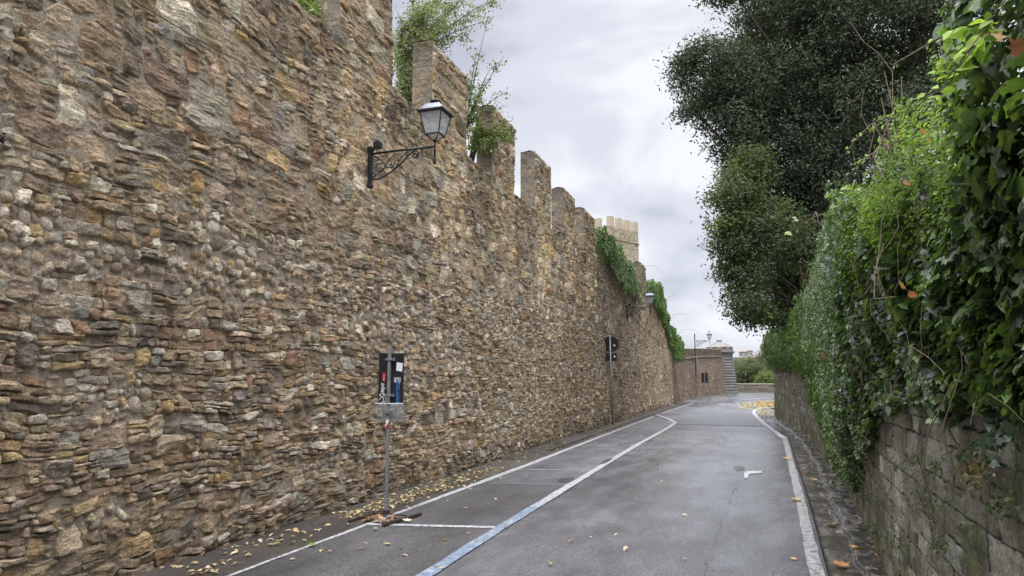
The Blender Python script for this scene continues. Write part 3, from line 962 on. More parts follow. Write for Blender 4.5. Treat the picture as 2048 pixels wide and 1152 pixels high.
OVATE = (np.array([(0, 0, 0), (0.26, 0.28, 0.07), (0.24, 0.62, 0.05), (0, 1, -0.14), (-0.24, 0.62, 0.05), (-0.26, 0.28, 0.07), (0, 0.45, -0.02)]), [(0, 1, 2, 6), (6, 2, 3), (0, 6, 4, 5), (6, 3, 4)])
BLADE = (np.array([(0, 0, 0), (0.19, 0.45, 0.05), (0, 1, -0.05), (-0.19, 0.45, 0.05)]), [(0, 1, 2), (0, 2, 3)])
_iv = [(0.10, -0.10), (0.34, -0.10), (0.52, 0.12), (0.36, 0.30), (0.46, 0.52), (0.24, 0.60), (0.12, 0.82)]
_V = [(0, 0, -0.02), (0, 0.40, -0.05), (0, 1.0, -0.16)] + [(x, y, 0.05 - 0.10 * (y - .4) ** 2 - 0.16 * x * x * 3) for x, y in _iv] + [(-x, y, 0.05 - 0.10 * (y - .4) ** 2 - 0.16 * x * x * 3) for x, y in _iv]
IVY = (np.array(_V), [(0, 3, 4, 5, 6, 1), (1, 6, 7, 8, 9, 2), (0, 1, 13, 12, 11, 10), (1, 2, 16, 15, 14, 13)])
_mp = [(0.10, 0.02), (0.42, 0.02), (0.34, 0.16), (0.62, 0.38), (0.36, 0.44), (0.44, 0.74), (0.18, 0.64)]
_V = [(0, 0, 0), (0, 0.40, 0.02), (0, 1.0, 0.08)] + [(x, y, 0.22 * x * x + 0.06 * y) for x, y in _mp] + [(-x, y, 0.30 * x * x) for x, y in _mp]
MAPLE = (np.array(_V), IVY[1])

def leaf_mesh(name, pos, nrm, size, tmpl, col, m, parent=None, droop=0.8, smooth=False, dirs=None, r=rng):
    n = len(pos)
    T, fs = tmpl
    nrm = unit(nrm)
    d = r.normal(size=(n, 3)) * 0.75 + np.array([0, 0, -droop])
    if dirs is not None: d = d + dirs
    d = unit(d - nrm * (d * nrm).sum(-1, keepdims=True))
    b = np.cross(d, nrm)
    sz = np.broadcast_to(np.asarray(size, float), (n,))[:, None, None]
    V = pos[:, None, :] + sz * (T[None, :, 0:1] * b[:, None, :] + (T[None, :, 1:2] - 0.3) * d[:, None, :] + T[None, :, 2:3] * nrm[:, None, :])
    k = len(T)
    off = (np.arange(n) * k)[:, None]
    bys = {}
    for f in fs: bys.setdefault(len(f), []).append(f)
    F_ = [(off[:, None, :] + np.array(v)[None, :, :]).reshape(-1, L) for L, v in bys.items()]
    cc = np.repeat(col, k, axis=0)
    return link(name, np_mesh(name, V.reshape(-1, 3), F_, cc, smooth), m, parent)

def shades(n, a, b, r=rng, spread=0.22, accents=()):
    t = r.random(n)[:, None]
    c = np.array(a) * (1 - t) + np.array(b) * t
    for col, p in accents:
        k = r.random(n) < p
        c[k] = col
    lum = c.mean(axis=1, keepdims=True)
    c = (c * 0.86 + lum * 0.14) * np.array([1.1, 1.0, 0.98])
    return c * (1 + spread * r.normal(size=(n, 1))).clip(0.4, 1.8)

# --- ivy and shrubs over the right wall: an outward bulging coat
BOTY = np.array([1.0, 2.5, 3.2, 3.9, 5.0, 6.5, 8.4, 9.3, 11.8, 13.5, 16.0, 18.5, 22, 27, 34.8])
BOTZ = np.array([1.52, 1.53, 1.64, 1.54, 1.62, 1.32, 0.92, 0.32, 0.28, 0.6, 0.85, 1.3, 1.8, 2.05, 2.25])
TOPYY = np.array([1.0, 2.1, 2.4, 2.73, 3.2, 3.7, 4.4, 5.5, 7.6, 12, 19, 29, 34.8])
TOPZZ = np.array([3.7, 3.3, 2.9, 2.65, 2.75, 2.85, 2.8, 3.0, 3.35, 3.75, 4.3, 4.0, 3.8])
def coat(n, y0, y1, zlo=None, zhi=None, thick=0.22, r=rng, lump=0.2, bias=1.0, over=0.12):
    y = y0 + (y1 - y0) * r.random(n * 2)
    z = r.random(n * 2) ** bias
    bo = np.interp(y, BOTY, BOTZ) + 0.22 * vn(y / 0.35, 1.5, 501, 2)
    tp = np.interp(y, TOPYY, TOPZZ) + 0.22 * vn(y / 0.5, 2.5, 502, 2)
    if zlo is not None: bo = np.maximum(bo, zlo + 0.3 * vn(y / 0.5, 3, 503, 2))
    if zhi is not None: tp = np.minimum(tp, zhi + 0.4 * vn(y / 0.6, 4, 504, 2))
    z = bo + (tp - bo) * z
    ok = tp > bo + 0.05
    y, z, bo = y[ok][:n], z[ok][:n], bo[ok][:n]
    bl = 0.07 + (0.25 + 0.75 * sm(0.0, 0.6, z - bo)) * lump * (0.5 + 0.5 * vn(y / 0.45, z / 0.4, 505, 2)) + over * sm(1.6, 2.6, z) - 0.5 * sm(3.0, 4.4, z) ** 2
    x = rw_x(y) + 0.03 * z - bl + thick * (r.random(len(y)) ** 1.6) - 0.03
    # patchy holes
    k = vn(y / 0.30, z / 0.22, 506, 2) > -0.55 - 0.3 * (z > 2.6)
    pos = np.stack([x, y, z], -1)[k]
    g = 0.02
    nx = -np.ones(len(y)); ny = 0.9 * vn(y / 0.4, z / 0.4, 507); nz = 0.85 + 0.6 * vn(y / 0.35, z / 0.3, 508)
    nr = np.stack([nx, ny, nz], -1)[k] + r.normal(size=(k.sum(), 3)) * 0.5
    return pos, nr

def stems(o, n, y0, y1, zlo, zhi, r, rad=0.004, out=0.14):
    for _ in range(n):
        y = y0 + (y1 - y0) * r.random(); z = zlo + (zhi - zlo) * r.random()
        pts = []
        a = r.random() * 6.28
        for k in range(9):
            pts.append((float(rw_x(y)) - out - 0.05 * math.sin(k + a) - 0.06 * r.random(), y, z))
            y += 0.14 * math.cos(a) + r.normal() * 0.04; z += 0.14 * math.sin(a) + r.normal() * 0.05
            a += r.normal() * 0.25
        MB().tube([tuple(np.array(q) - np.array(o.location)) for q in pts], [rad * (1 - 0.08 * k) for k in range(9)], 5).build('stem', M_STEM, o)

DKI, MDI, BRI, LIM = (0.042, 0.074, 0.042), (0.085, 0.155, 0.050), (0.12, 0.23, 0.045), (0.26, 0.46, 0.06)

def plant(name, loc, label, cat, group=None):
    return empty(name, loc, label, cat, group)

def local(pos, o): return pos - np.array(o.location)

# 1 large dark ivy right beside the camera
iv = plant('ivy', (0.9, 2.2, 1.5), 'dark glossy large-leaved ivy hanging over the nearest part of the right wall', 'ivy')
p, n = coat(6000, 0.8, 2.5, thick=0.36, lump=0.26, over=0.12)
p_, n_ = coat(2800, 2.1, 4.6, zhi=2.2, thick=0.22, lump=0.18, over=0.04)
p3, n3 = coat(2600, 0.8, 2.6, thick=0.95, lump=0.26, over=0.1)
p = np.concatenate([p, p_, p3]); n = np.concatenate([n, n_, n3])
leaf_mesh('foliage', local(p, iv), n, 0.030 + 0.045 * rng.random(len(p)) ** 1.6, IVY, shades(len(p), DKI, (0.10, 0.175, 0.055), accents=((BRI, 0.22), ((0.20, 0.33, 0.06), 0.06))), M_LEAF, iv, smooth=True)
stems(iv, 6, 1.6, 4.2, 1.5, 2.4, rng, 0.0022, 0.14)

# 2 bright green shrub in the middle of the coat
sh = plant('leafy_shrub', (0.95, 4.2, 2.2), 'bright green small-leaved shrub bulging from the ivy above the right wall', 'shrub')
p, n = coat(27000, 2.3, 5.8, zlo=1.95, thick=0.34, lump=0.24, over=0.14)
n[:, 2] += 0.4
p3, n3 = coat(9000, 2.3, 6.0, zlo=1.95, thick=1.1, lump=0.2, over=0.1)
deep = np.r_[np.zeros(len(p)), np.ones(len(p3))]
p = np.concatenate([p, p3]); n = np.concatenate([n, n3])
leaf_mesh('foliage', local(p, sh), n, 0.015 + 0.018 * rng.random(len(p)) + 0.015 * deep, OVATE, shades(len(p), (0.08, 0.155, 0.03), (0.20, 0.32, 0.06), accents=((LIM, 0.04), ((0.03, 0.06, 0.02), 0.15))), M_LEAFM, sh, droop=0.2)
stems(sh, 8, 2.8, 5.6, 2.0, 2.7, rng, 0.0022, 0.26)

# 3 small-leaved ivy below and behind it
iv2 = plant('ivy', (1.1, 7.0, 1.5), 'mid green ivy below the bright shrub, ending in a ragged edge on bare stone', 'ivy')
p, n = coat(13000, 2.2, 9.6, zhi=2.4, thick=0.24, lump=0.2)
leaf_mesh('foliage', local(p, iv2), n, 0.034 + 0.04 * rng.random(len(p)), IVY, shades(len(p), (0.05, 0.09, 0.045), (0.085, 0.165, 0.045), accents=((BRI, 0.22), ((0.022, 0.038, 0.03), 0.15))), M_LEAF, iv2, smooth=True)
stems(iv2, 12, 3.2, 9.4, 1.2, 2.2, rng, 0.0028, 0.17)

# 4 curtain that hangs to the gutter
iv3 = plant('ivy', (1.3, 12.8, 1.2), 'thick green ivy curtain hanging down to the stone gutter', 'ivy')
p, n = coat(21000, 8.5, 18.2, zhi=2.5, thick=0.30, lump=0.34)
leaf_mesh('foliage', local(p, iv3), n, 0.038 + 0.036 * rng.random(len(p)), OVATE, shades(len(p), (0.06, 0.115, 0.03), (0.12, 0.22, 0.045), accents=((DKI, 0.22), (BRI, 0.12))), M_LEAF, iv3)
# 5 darker climbing mass above it
cl = plant('climber', (1.3, 12.0, 2.5), 'grey green climber heaped on top of the wall above the ivy curtain', 'climber')
p, n = coat(38000, 4.9, 19.5, zlo=2.05, thick=0.5, lump=0.28)
leaf_mesh('foliage', local(p, cl), n, 0.034 + 0.034 * rng.random(len(p)), OVATE, shades(len(p), (0.042, 0.088, 0.036), (0.095, 0.175, 0.055), accents=((BRI, 0.06), (DKI, 0.2))), M_LEAF, cl)
stems(cl, 12, 8, 18, 2.3, 3.8, rng, 0.0036, 0.300)
# 6 far end
cl2 = plant('climber', (1.2, 26.0, 2.5), 'light green creeper trailing over the far corner of the right wall', 'climber')
p, n = coat(30000, 18.0, 35.1, thick=0.7, lump=0.45)
leaf_mesh('foliage', local(p, cl2), n, 0.06 + 0.05 * rng.random(len(p)), OVATE, shades(len(p), (0.055, 0.11, 0.032), (0.11, 0.20, 0.05), accents=((BRI, 0.15), (DKI, 0.15))), M_LEAFM, cl2)

# --- generic crown from lobes
def crown_leaves(lobes, twigs_per_m2, per, spread, size, r, inner=0.25):
    P, Nn = [], []
    for (c, rad) in lobes:
        c = np.array(c, float)
        n = max(8, int(twigs_per_m2 * 4 * math.pi * rad * rad))
        d = unit(r.normal(size=(n, 3)))
        rr = rad * np.where(r.random(n) < inner, 0.35 + 0.5 * r.random(n), 0.78 + 0.30 * r.random(n))
        q = c + d * rr[:, None] * np.array([1, 1, 0.9])
        keep = vn(q[:, 0] / 1.1 + q[:, 1] * 0.7, q[:, 2] / 1.0 + q[:, 1] * 0.3, 601, 2) > -0.34
        q, d = q[keep], d[keep]
        P.append(np.repeat(q, per, axis=0) + r.normal(size=(len(q) * per, 3)) * spread * np.array([1, 1, 0.75]))
        Nn.append(np.repeat(d * 0.6 + np.array([0, 0, 0.5]), per, axis=0) + r.normal(size=(len(q) * per, 3)) * 0.7)
    return np.concatenate(P), np.concatenate(Nn)

def ray(x, y): return FW * F + RT * (x - 1024) - UP * (y - 576)
def at_y(x, y, Y):
    d = ray(x, y); t = Y / d[1]
    return np.array([d[0] * t, Y, EYE + d[2] * t])
def lobes_px(L):
    out = []
    for x, y, r, Y in L:
        c = at_y(x, y, Y)
        depth = (c - np.array([0, 0, EYE])) @ FW
        out.append((c, r * depth / F))
    return out

def limbs(mb, base, lobes, r, rad0, fork=0.45):
    base = Vector(base)
    top = Vector(tuple(np.mean([l[0] for l in lobes], axis=0)))
    mid = base.lerp(top, fork)
    mb.tube([base, base.lerp(mid, 0.35) + Vector((0.1, 0.06, 0)), base.lerp(mid, 0.7) + Vector((-0.08, 0.1, 0)), mid], [rad0 * 1.25, rad0, rad0 * 0.9, rad0 * 0.8], 12)
    for c, rad in lobes:
        e_ = Vector(tuple(c))
        a = mid.lerp(e_, 0.35) + Vector(r.normal(size=3) * 0.2); b = mid.lerp(e_, 0.7) + Vector(r.normal(size=3) * 0.25)
        mb.tube([mid, a, b, e_], [rad0 * 0.34, rad0 * 0.22, rad0 * 0.13, rad0 * 0.05], 7)
        for k in range(5):
            d = Vector(unit(r.normal(size=3)))
            mb.tube([b.lerp(e_, 0.6), e_ + d * rad * 0.45, e_ + d * rad * 0.95 + Vector((0, 0, 0.1))], [rad0 * 0.06, rad0 * 0.035, rad0 * 0.012], 5)

# big dark evergreen
L1 = lobes_px([(1425, 150, 78, 23), (1447, -45, 55, 22), (1570, -10, 100, 24), (1510, 190, 105, 24), (1470, 262, 62, 23), (1640, 120, 140, 25), (1600, 280, 125, 25),
               (1760, 40, 130, 24), (1790, 200, 110, 23), (1710, 350, 110, 24), (1560, 385, 90, 25), (1870, -20, 110, 22), (1650, 470, 95, 25), (1680, 220, 130, 29),
               (1560, 120, 120, 29), (1700, -100, 160, 26), (1530, -120, 120, 26), (1760, 420, 100, 27), (1860, 160, 90, 26), (1500, 330, 50, 24), (1640, 560, 80, 27), (1370, 120, 28, 22.5), (1380, 215, 30, 22.5)])
tr = empty('evergreen_tree', (5.2, 27.0, 2.7), 'huge dark evergreen tree overhanging the road above the right wall', 'tree')
p, n = crown_leaves(L1, 8.0, 44, 0.22, 0.1, rng, 0.35)
leaf_mesh('crown', local(p, tr), n, 0.10 + 0.07 * rng.random(len(p)), BLADE, shades(len(p), (0.048, 0.074, 0.048), (0.112, 0.155, 0.104), accents=(((0.036, 0.05, 0.038), 0.25),)) * (1 + 0.35 * vn(p[:, 2] / 0.8 + p[:, 1] * .4, p[:, 0] / 0.8, 621, 2))[:, None], M_LEAFE, tr, droop=0.1)
mb = MB(); limbs(mb, (5.2, 27, 2.3), L1, rng, 0.34)
mb.v = [tuple(np.array(q) - np.array(tr.location)) for q in mb.v]; mb.build('trunk', M_BARK, tr, smooth=True)
# olive green tree below it
L2 = lobes_px([(1472, 390, 48, 21.5), (1462, 470, 46, 21.5), (1525, 460, 70, 22), (1492, 545, 52, 22), (1545, 590, 58, 23), (1505, 628, 30, 22), (1590, 520, 70, 23), (1500, 330, 40, 22), (1580, 630, 45, 23), (1560, 540, 60, 24), (1530, 620, 40, 23), (1600, 590, 55, 24), (1480, 600, 28, 21.5)])
tr2 = empty('broadleaf_tree', (2.9, 23.5, 2.4), 'olive green tree with yellowish tips below the dark evergreen', 'tree')
p, n = crown_leaves(L2, 14.0, 42, 0.20, 0.1, rng, 0.35)
yel = vn(p[:, 2] / 0.9, p[:, 0] / 0.8 + p[:, 1] * .3, 611, 2)
c = shades(len(p), (0.052, 0.088, 0.042), (0.115, 0.175, 0.075))
yk = (rng.random(len(p)) < 0.8) & (yel > 0.35)
c[yk] = shades(yk.sum(), (0.10, 0.15, 0.035), (0.18, 0.23, 0.05))
leaf_mesh('crown', local(p, tr2), n, 0.10 + 0.07 * rng.random(len(p)), BLADE, c, M_LEAFM, tr2, droop=0.2)
mb = MB(); limbs(mb, (2.9, 23.5, 2.1), L2, rng, 0.12)
mb.v = [tuple(np.array(q) - np.array(tr2.location)) for q in mb.v]; mb.build('trunk', M_BARK, tr2, smooth=True)

# --- light leafy trees behind the battlements
def spray_tree(name, base, label, sprays, leaves_per, size, colr, rad=0.09, sil=0.16):
    o = empty(name, base, label, 'tree')
    r = rng
    mb = MB(); P, Nn, Cc = [], [], []
    b = Vector(base)
    for (x0, y0, Y0, x1, y1, Y1, dens, wd) in sprays:
        a_ = Vector(at_y(x0, y0, Y0)); e_ = Vector(at_y(x1, y1, Y1))
        m_ = a_.lerp(e_, 0.5) + Vector((0, 0, 0.12))
        L = (e_ - a_).length
        mb.tube([a_, a_.lerp(m_, .5) + Vector((0, 0, 0.05)), m_, m_.lerp(e_, .5) + Vector((0, 0, 0.04)), e_], [0.018, 0.014, 0.010, 0.007, 0.003], 5)
        k0 = b.lerp(a_, 0.5) + Vector((0, 0.2, 0.6))
        mb.tube([b, k0, a_], [rad * 0.45, 0.035, 0.018], 6)
        n = int(dens * L)
        for _ in range(n):
            t = r.random()
            q = np.array(a_.lerp(m_, t * 2) if t < .5 else m_.lerp(e_, t * 2 - 1))
            tw = unit(r.normal(size=3) + np.array([0, 0, -0.5])) * wd * (0.2 + 0.8 * r.random()) * (1 - 0.5 * t)
            tip = q + tw
            mb.tube([q, q + tw * .5 + np.array([0, 0, .02]), tip], [0.004, 0.003, 0.0015], 3, cap=False)
            s = r.random((leaves_per, 1))
            P.append(q + tw * s + r.normal(size=(leaves_per, 3)) * 0.06)
            Nn.append(r.normal(size=(leaves_per, 3)) + np.array([0.3, -0.6, 0.3]))
    mb.tube([b, b + Vector((0.1, 0.1, 1.2)), b + Vector((0.15, 0.2, 2.4))], [rad, rad * .8, rad * .4], 8)
    P = np.concatenate(P); Nn = np.concatenate(Nn)
    mb.v = [tuple(np.array(q) - np.array(base)) for q in mb.v]
    mb.build('trunk', M_BARK, o)
    leaf_mesh('crown', P - np.array(base), Nn, size * (0.7 + 0.6 * r.random(len(P))), OVATE, shades(len(P), *colr), M_LEAFM, o, droop=0.9)
    return o
GL = ((0.12, 0.165, 0.085), (0.25, 0.31, 0.165))
sp = []
for k in range(50):                              # dense part between the first two merlons
    x1 = 775 + 90 * rng.random() + (45 if k % 3 == 0 else 0); y1 = -40 + 240 * rng.random()
    sp.append((800 + 30 * rng.random(), 150 - 100 * rng.random(), 11.6, x1 + 10, y1 + 20, 11.0 + 0.8 * rng.random(), 16, 0.42))
for x1, y1, d in ((1000, -6, 17), (960, 20, 17), (930, -10, 18), (900, 20, 20), (870, 60, 20), (940, 70, 13), (985, 40, 7), (905, 90, 14), (860, 10, 20), (890, -30, 20), (830, -20, 22), (960, -30, 14)):
    sp.append((815, 120, 11.8, x1, y1, 12.6, d, 0.42))
spray_tree('birch_tree', (-6.3, 11.6, 3.5), 'airy pale green tree rising behind the wall between the first two merlons', sp, 15, 0.052, GL)
sp = []
for x1, y1, d in ((1008, 112, 7), (1012, 185, 10), (985, 130, 9), (960, 190, 14), (1000, 215, 10), (955, 95, 8), (940, 150, 13), (970, 60, 4), (975, 160, 10)):
    sp.append((930, 260, 14.0, x1, y1, 13.6, d, 0.28))
for k in range(18):
    sp.append((945 + 10 * rng.random(), 290, 13.9, 948 + 80 * rng.random(), 225 + 95 * rng.random(), 13.35 + 0.1 * rng.random(), 13, 0.24))
spray_tree('birch_tree', (-6.4, 14.2, 3.5), 'thin twiggy tree with sparse leaves spilling past the third merlon', sp, 11, 0.062, ((0.09, 0.14, 0.05), (0.20, 0.27, 0.09)), 0.06)
sp = [(600, -30, 8.0, 580 + 50 * rng.random(), 75 * rng.random() - 15, 7.5, 40, 0.3) for k in range(16)]
spray_tree('birch_tree', (-6.4, 8.0, 3.5), 'pale leaves of a tree showing at the top edge left of the first merlon', sp, 9, 0.06, ((0.12, 0.2, 0.06), (0.24, 0.34, 0.11)), 0.06)

# --- ivy on the left wall
def wall_ivy(name, label, n, f, size, colr, acc_, m=M_LEAF, stems_=()):
    p = f(n)
    o = empty(name, tuple(p.mean(axis=0)), label, 'ivy')
    nr = np.stack([np.ones(len(p)), -0.5 + 0 * p[:, 0], 0.6 + 0 * p[:, 0]], -1) + rng.normal(size=p.shape) * 0.55
    leaf_mesh('foliage', local(p, o), nr, size * (0.6 + 0.8 * rng.random(len(p))), OVATE, shades(len(p), *colr, accents=acc_), m, o)
    if stems_:
        for s_ in stems_: MB().tube([np.array(q) - np.array(o.location) for q in s_], [0.012, 0.009, 0.006, 0.003][:len(s_)], 5).build('stem', M_STEM, o)
    return o
def fA(n):
    y = 24.5 + 9.6 * rng.random(n)
    top = np.interp(y, [24.4, 26, 28.5, 31, 34.2], [7.1, 7.25, 7.15, 6.7, 6.2]) + 0.22 * vn(y / 0.6, 1, 701, 2)
    bot = np.interp(y, [24.4, 25.6, 26.8, 28.6, 30.2, 32, 34.2], [6.4, 6.2, 5.7, 5.2, 5.6, 5.3, 5.8]) + 0.4 * vn(y / 0.5, 2, 702, 2)
    z = bot + (top - bot) * rng.random(n) ** 0.9
    x = WX + 0.12 + 0.22 * (0.5 + 0.5 * vn(y / 0.7, z / 0.6, 703)) - 0.5 * rng.random(n) ** 2 * (z > 6)
    return np.stack([x, y, z], -1)
wall_ivy('ivy', 'dense green ivy draped over the wall top right of the sixth merlon', 15000, fA, 0.085, ((0.07, 0.14, 0.035), (0.15, 0.26, 0.06)), (((0.13, 0.23, 0.05), 0.1), (DKI, 0.12)),
         stems_=[[(-4.9, 33.6, 6.6), (-4.7, 34.3, 7.2), (-4.3, 34.9, 7.3), (-3.9, 35.4, 7.0)]])
def fB(n):
    y = 37.3 + 18.2 * rng.random(n) ** 0.9
    tz = np.where(y < 49.3, np.interp(y, TOPY, TOPZ), lw_top(y))
    top = np.maximum(tz, np.interp(y, [37, 40, 44, 46, 50, 53, 55.6], [7.0, 7.1, 6.4, 5.4, 4.75, 4.7, 4.4])) + 0.25 * vn(y / 0.7, 1, 711, 2)
    bot = np.interp(y, [37, 40, 44, 46, 49, 52, 54, 55.6], [6.0, 5.7, 5.1, 4.3, 3.3, 3.0, 3.2, 4.0]) + 0.35 * vn(y / 0.6, 2, 712, 2)
    z = bot + (top - bot) * rng.random(n) ** 0.85
    x = WX + 0.15 + 0.35 * (0.5 + 0.5 * vn(y / 0.9, z / 0.7, 713)) - 0.6 * rng.random(n) ** 2
    return np.stack([x, y, z], -1)
wall_ivy('ivy', 'bright green ivy spilling down the raked end of the tall wall behind the second lantern', 16000, fB, 0.12, ((0.06, 0.13, 0.028), (0.13, 0.25, 0.045)), (((0.15, 0.26, 0.05), 0.12), (DKI, 0.1)), M_LEAFM,
         stems_=[[(-4.9, 46, 5.2), (-4.5, 46.6, 5.9), (-4.0, 47.2, 6.0), (-3.4, 47.8, 5.8)], [(-4.9, 50, 4.6), (-4.4, 51, 5.2), (-3.8, 52, 5.3), (-3.3, 53, 5.0)], [(-4.9, 44, 6.2), (-4.6, 44.5, 6.8), (-4.3, 45, 7.0)]])

# --- far trees beyond the parapet
for k, (x, y, r_, Y, ca, cb, lab) in enumerate([
        (1500, 742, 26, 118, (0.07, 0.105, 0.05), (0.12, 0.155, 0.075), 'grey green round tree just beyond the parapet next to the turret'),
        (1538, 725, 30, 128, (0.085, 0.10, 0.05), (0.15, 0.15, 0.08), 'brownish green tallest tree beyond the parapet'),
        (1532, 760, 18, 112, (0.09, 0.15, 0.045), (0.14, 0.21, 0.07), 'light green low bush right behind the parapet'),
        (1478, 735, 24, 135, (0.08, 0.105, 0.06), (0.12, 0.145, 0.085), 'pale tree half hidden behind the turret'),
        (1570, 735, 34, 122, (0.08, 0.11, 0.05), (0.13, 0.16, 0.07), 'tree beyond the parapet half hidden by the right wall corner')]):
    lb = lobes_px([(x, y, r_, Y), (x - r_ * .6, y + r_ * .5, r_ * .7, Y), (x + r_ * .6, y + r_ * .4, r_ * .7, Y + 1), (x, y + r_, r_ * .9, Y)])
    c0 = lb[0][0]
    o = empty('garden_tree', (c0[0], c0[1], -5.0), lab, 'tree', 'trees beyond the parapet')
    p, n = crown_leaves(lb, 5, 14, 0.28, 0.1, rng, 0.15)
    leaf_mesh('crown', local(p, o), n, 0.25 + 0.15 * rng.random(len(p)), BLADE, shades(len(p), ca, cb), M_LEAFM, o, droop=0.2)
    mb = MB(); mb.tube([(0, 0, 0), (0.1, 0, 2.5), (0, 0.1, c0[2] + 5)], [0.3, 0.24, 0.1], 8); mb.build('trunk', M_BARK, o)

# ================================================================== TOWER beyond the wall
def tower():
    A = at_y(1224, 700, 92.0)[:2]; B = at_y(1282, 700, 97.5)[:2]
    ax = (B - A) / np.linalg.norm(B - A); side = float(np.linalg.norm(B - A))
    ay = np.array([-ax[1], ax[0]])
    if ay[0] > 0: ay = -ay
    zt = float(at_y(1222, 452, 92.0)[2]); zm = float(at_y(1222, 431, 92.0)[2])
    o = empty('tower', (A[0], A[1], 0), 'pale tan battlemented tower rising behind the ivy on the wall', 'tower')
    M3 = Matrix(((ax[0], ay[0], 0), (ax[1], ay[1], 0), (0, 0, 1)))
    TM = lay_ashlar(StoneMap(20, 24, 0.04, 15, (0.30, 0.25, 0.18)), (0.25, 0.4), (0.4, 0.9), [(0.46, 0.385, 0.28), (0.50, 0.42, 0.30), (0.41, 0.34, 0.25)], 0.04, (0.01, 0.03))
    acc = Acc()
    zs = np.linspace(0, zt, 260)[:, None]
    us = np.linspace(0, 1, 90)[None, :]
    cs = [((0, 0), (1, 0)), ((1, 0), (1, 1)), ((1, 1), (0, 1)), ((0, 1), (0, 0))]
    for k, (p0, p1) in enumerate(cs):
        p0 = np.array(p0) * side; p1 = np.array(p1) * side
        lx = p0[0] + (p1[0] - p0[0]) * us + 0 * zs; ly = p0[1] + (p1[1] - p0[1]) * us + 0 * zs
        h, c = TM.sample(us * side + 5 * (k % 3) + 0 * zs, zs + 0 * us, 0.2)
        d = unit(np.array([p1[1] - p0[1], -(p1[0] - p0[0])]))
        lx = lx + d[0] * h * sm(0, .05, us) * sm(0, .05, 1 - us); ly = ly + d[1] * h * sm(0, .05, us) * sm(0, .05, 1 - us)
        P = np.stack([lx * ax[0] + ly * ay[0], lx * ax[1] + ly * ay[1], zs + 0 * us], -1)
        acc.grid(P, c)
    q = np.array([[(0, 0), (1, 0)], [(0, 1), (1, 1)]], float) * side
    acc.grid(np.stack([q[..., 0] * ax[0] + q[..., 1] * ay[0], q[..., 0] * ax[1] + q[..., 1] * ay[1], np.full((2, 2), zt - 0.05)], -1), np.full((2, 2, 3), 0.3))
    acc.build('tower_body', M_STONE2, o)
    mm = stone_flat('tower_merlon_stone', (0.47, 0.39, 0.28))
    def mer(x, y, dx, dy):
        mb = MB().box((0, 0, 0), (dx, dy, zm - zt + 0.05))
        mb.v = [tuple(M3 @ (Vector(v) + Vector((x, y, (zm + zt) / 2)))) for v in mb.v]
        mb.build('merlon', mm, o, bevel=0.04)
    w = 0.95; t_ = 0.6
    for k in range(4):
        x = (side - w) * k / 3 + w / 2
        mer(x, t_ / 2 - 0.03, w, t_); mer(x, side - t_ / 2 + 0.03, w, t_)
        if 0 < k < 3: mer(t_ / 2 - 0.03, x, t_, w); mer(side - t_ / 2 + 0.03, x, t_, w)
    mb = MB()
    zl = zt - 1.7
    for (x, y, dx, dy) in ((side / 2, -0.02, side + 0.2, 0.16), (-0.02, side / 2, 0.16, side + 0.2), (side + 0.02, side / 2, 0.16, side + 0.2)):
        mb.add([tuple(M3 @ (Vector(v) + Vector((x, y, zl)))) for v in MB().box((0, 0, 0), (dx, dy, 0.14)).v], MB().box((0, 0, 0), (1, 1, 1)).f)
    mb.build('ledge', stone_flat('tower_ledge_stone', (0.22, 0.175, 0.12)), o)

def stone_flat(name, col):
    m, t, b = mat(name)
    n = noise(t, 3.5, 7, 0.7)
    t.links.new(ramp(t, n, [(0.3, tuple(k * .75 for k in col)), (0.7, tuple(min(1, k * 1.2) for k in col))]), b.inputs['Base Color'])
    b.inputs['Roughness'].default_value = 0.9
    bump(t, b, noise(t, 25, 5), 0.4, 0.02)
    return m
tower()

# far hillside houses
M_HOUSE = stone_flat('far_house_render', (0.40, 0.37, 0.34)); M_TILE = stone_flat('far_house_tiles', (0.26, 0.2, 0.165)); M_DARKW = stone_flat('far_window', (0.08, 0.08, 0.09))
for x, y, w_, h_, Y, lab in ((1487, 704, 3.5, 2.6, 300, 'small pale house far off on the hillside just right of the turret'), (1499, 702, 2.6, 3.2, 320, 'tiny distant house with brown roof above the far trees'), (1550, 702, 4, 3, 310, 'distant pale house behind the far trees on the right')):
    c = at_y(x, y, Y)
    o = empty('house', (c[0], c[1], c[2] - h_), lab, 'house')
    MB().box((0, 0, h_ / 2), (w_, 6, h_)).build('wall', M_HOUSE, o)
    MB().box((0, 0, h_ + 0.3), (w_ * 1.08, 6.6, 0.6), taper=0.3).build('roof', M_TILE, o)
    for k in (-1, 1): MB().box((k * w_ * .25, -3.02, h_ * .6), (0.5, 0.08, 0.7)).build('window', M_DARKW, o)

# ================================================================== LANTERNS
def spiral(c, r0, turns, start, n=26, sgn=1, ry=1.0):
    return [(c[0] + r0 * (1 - 0.85 * k / n) * math.cos(start + sgn * turns * 2 * math.pi * k / n), c[1], c[2] + ry * r0 * (1 - 0.85 * k / n) * math.sin(start + sgn * turns * 2 * math.pi * k / n)) for k in range(n + 1)]

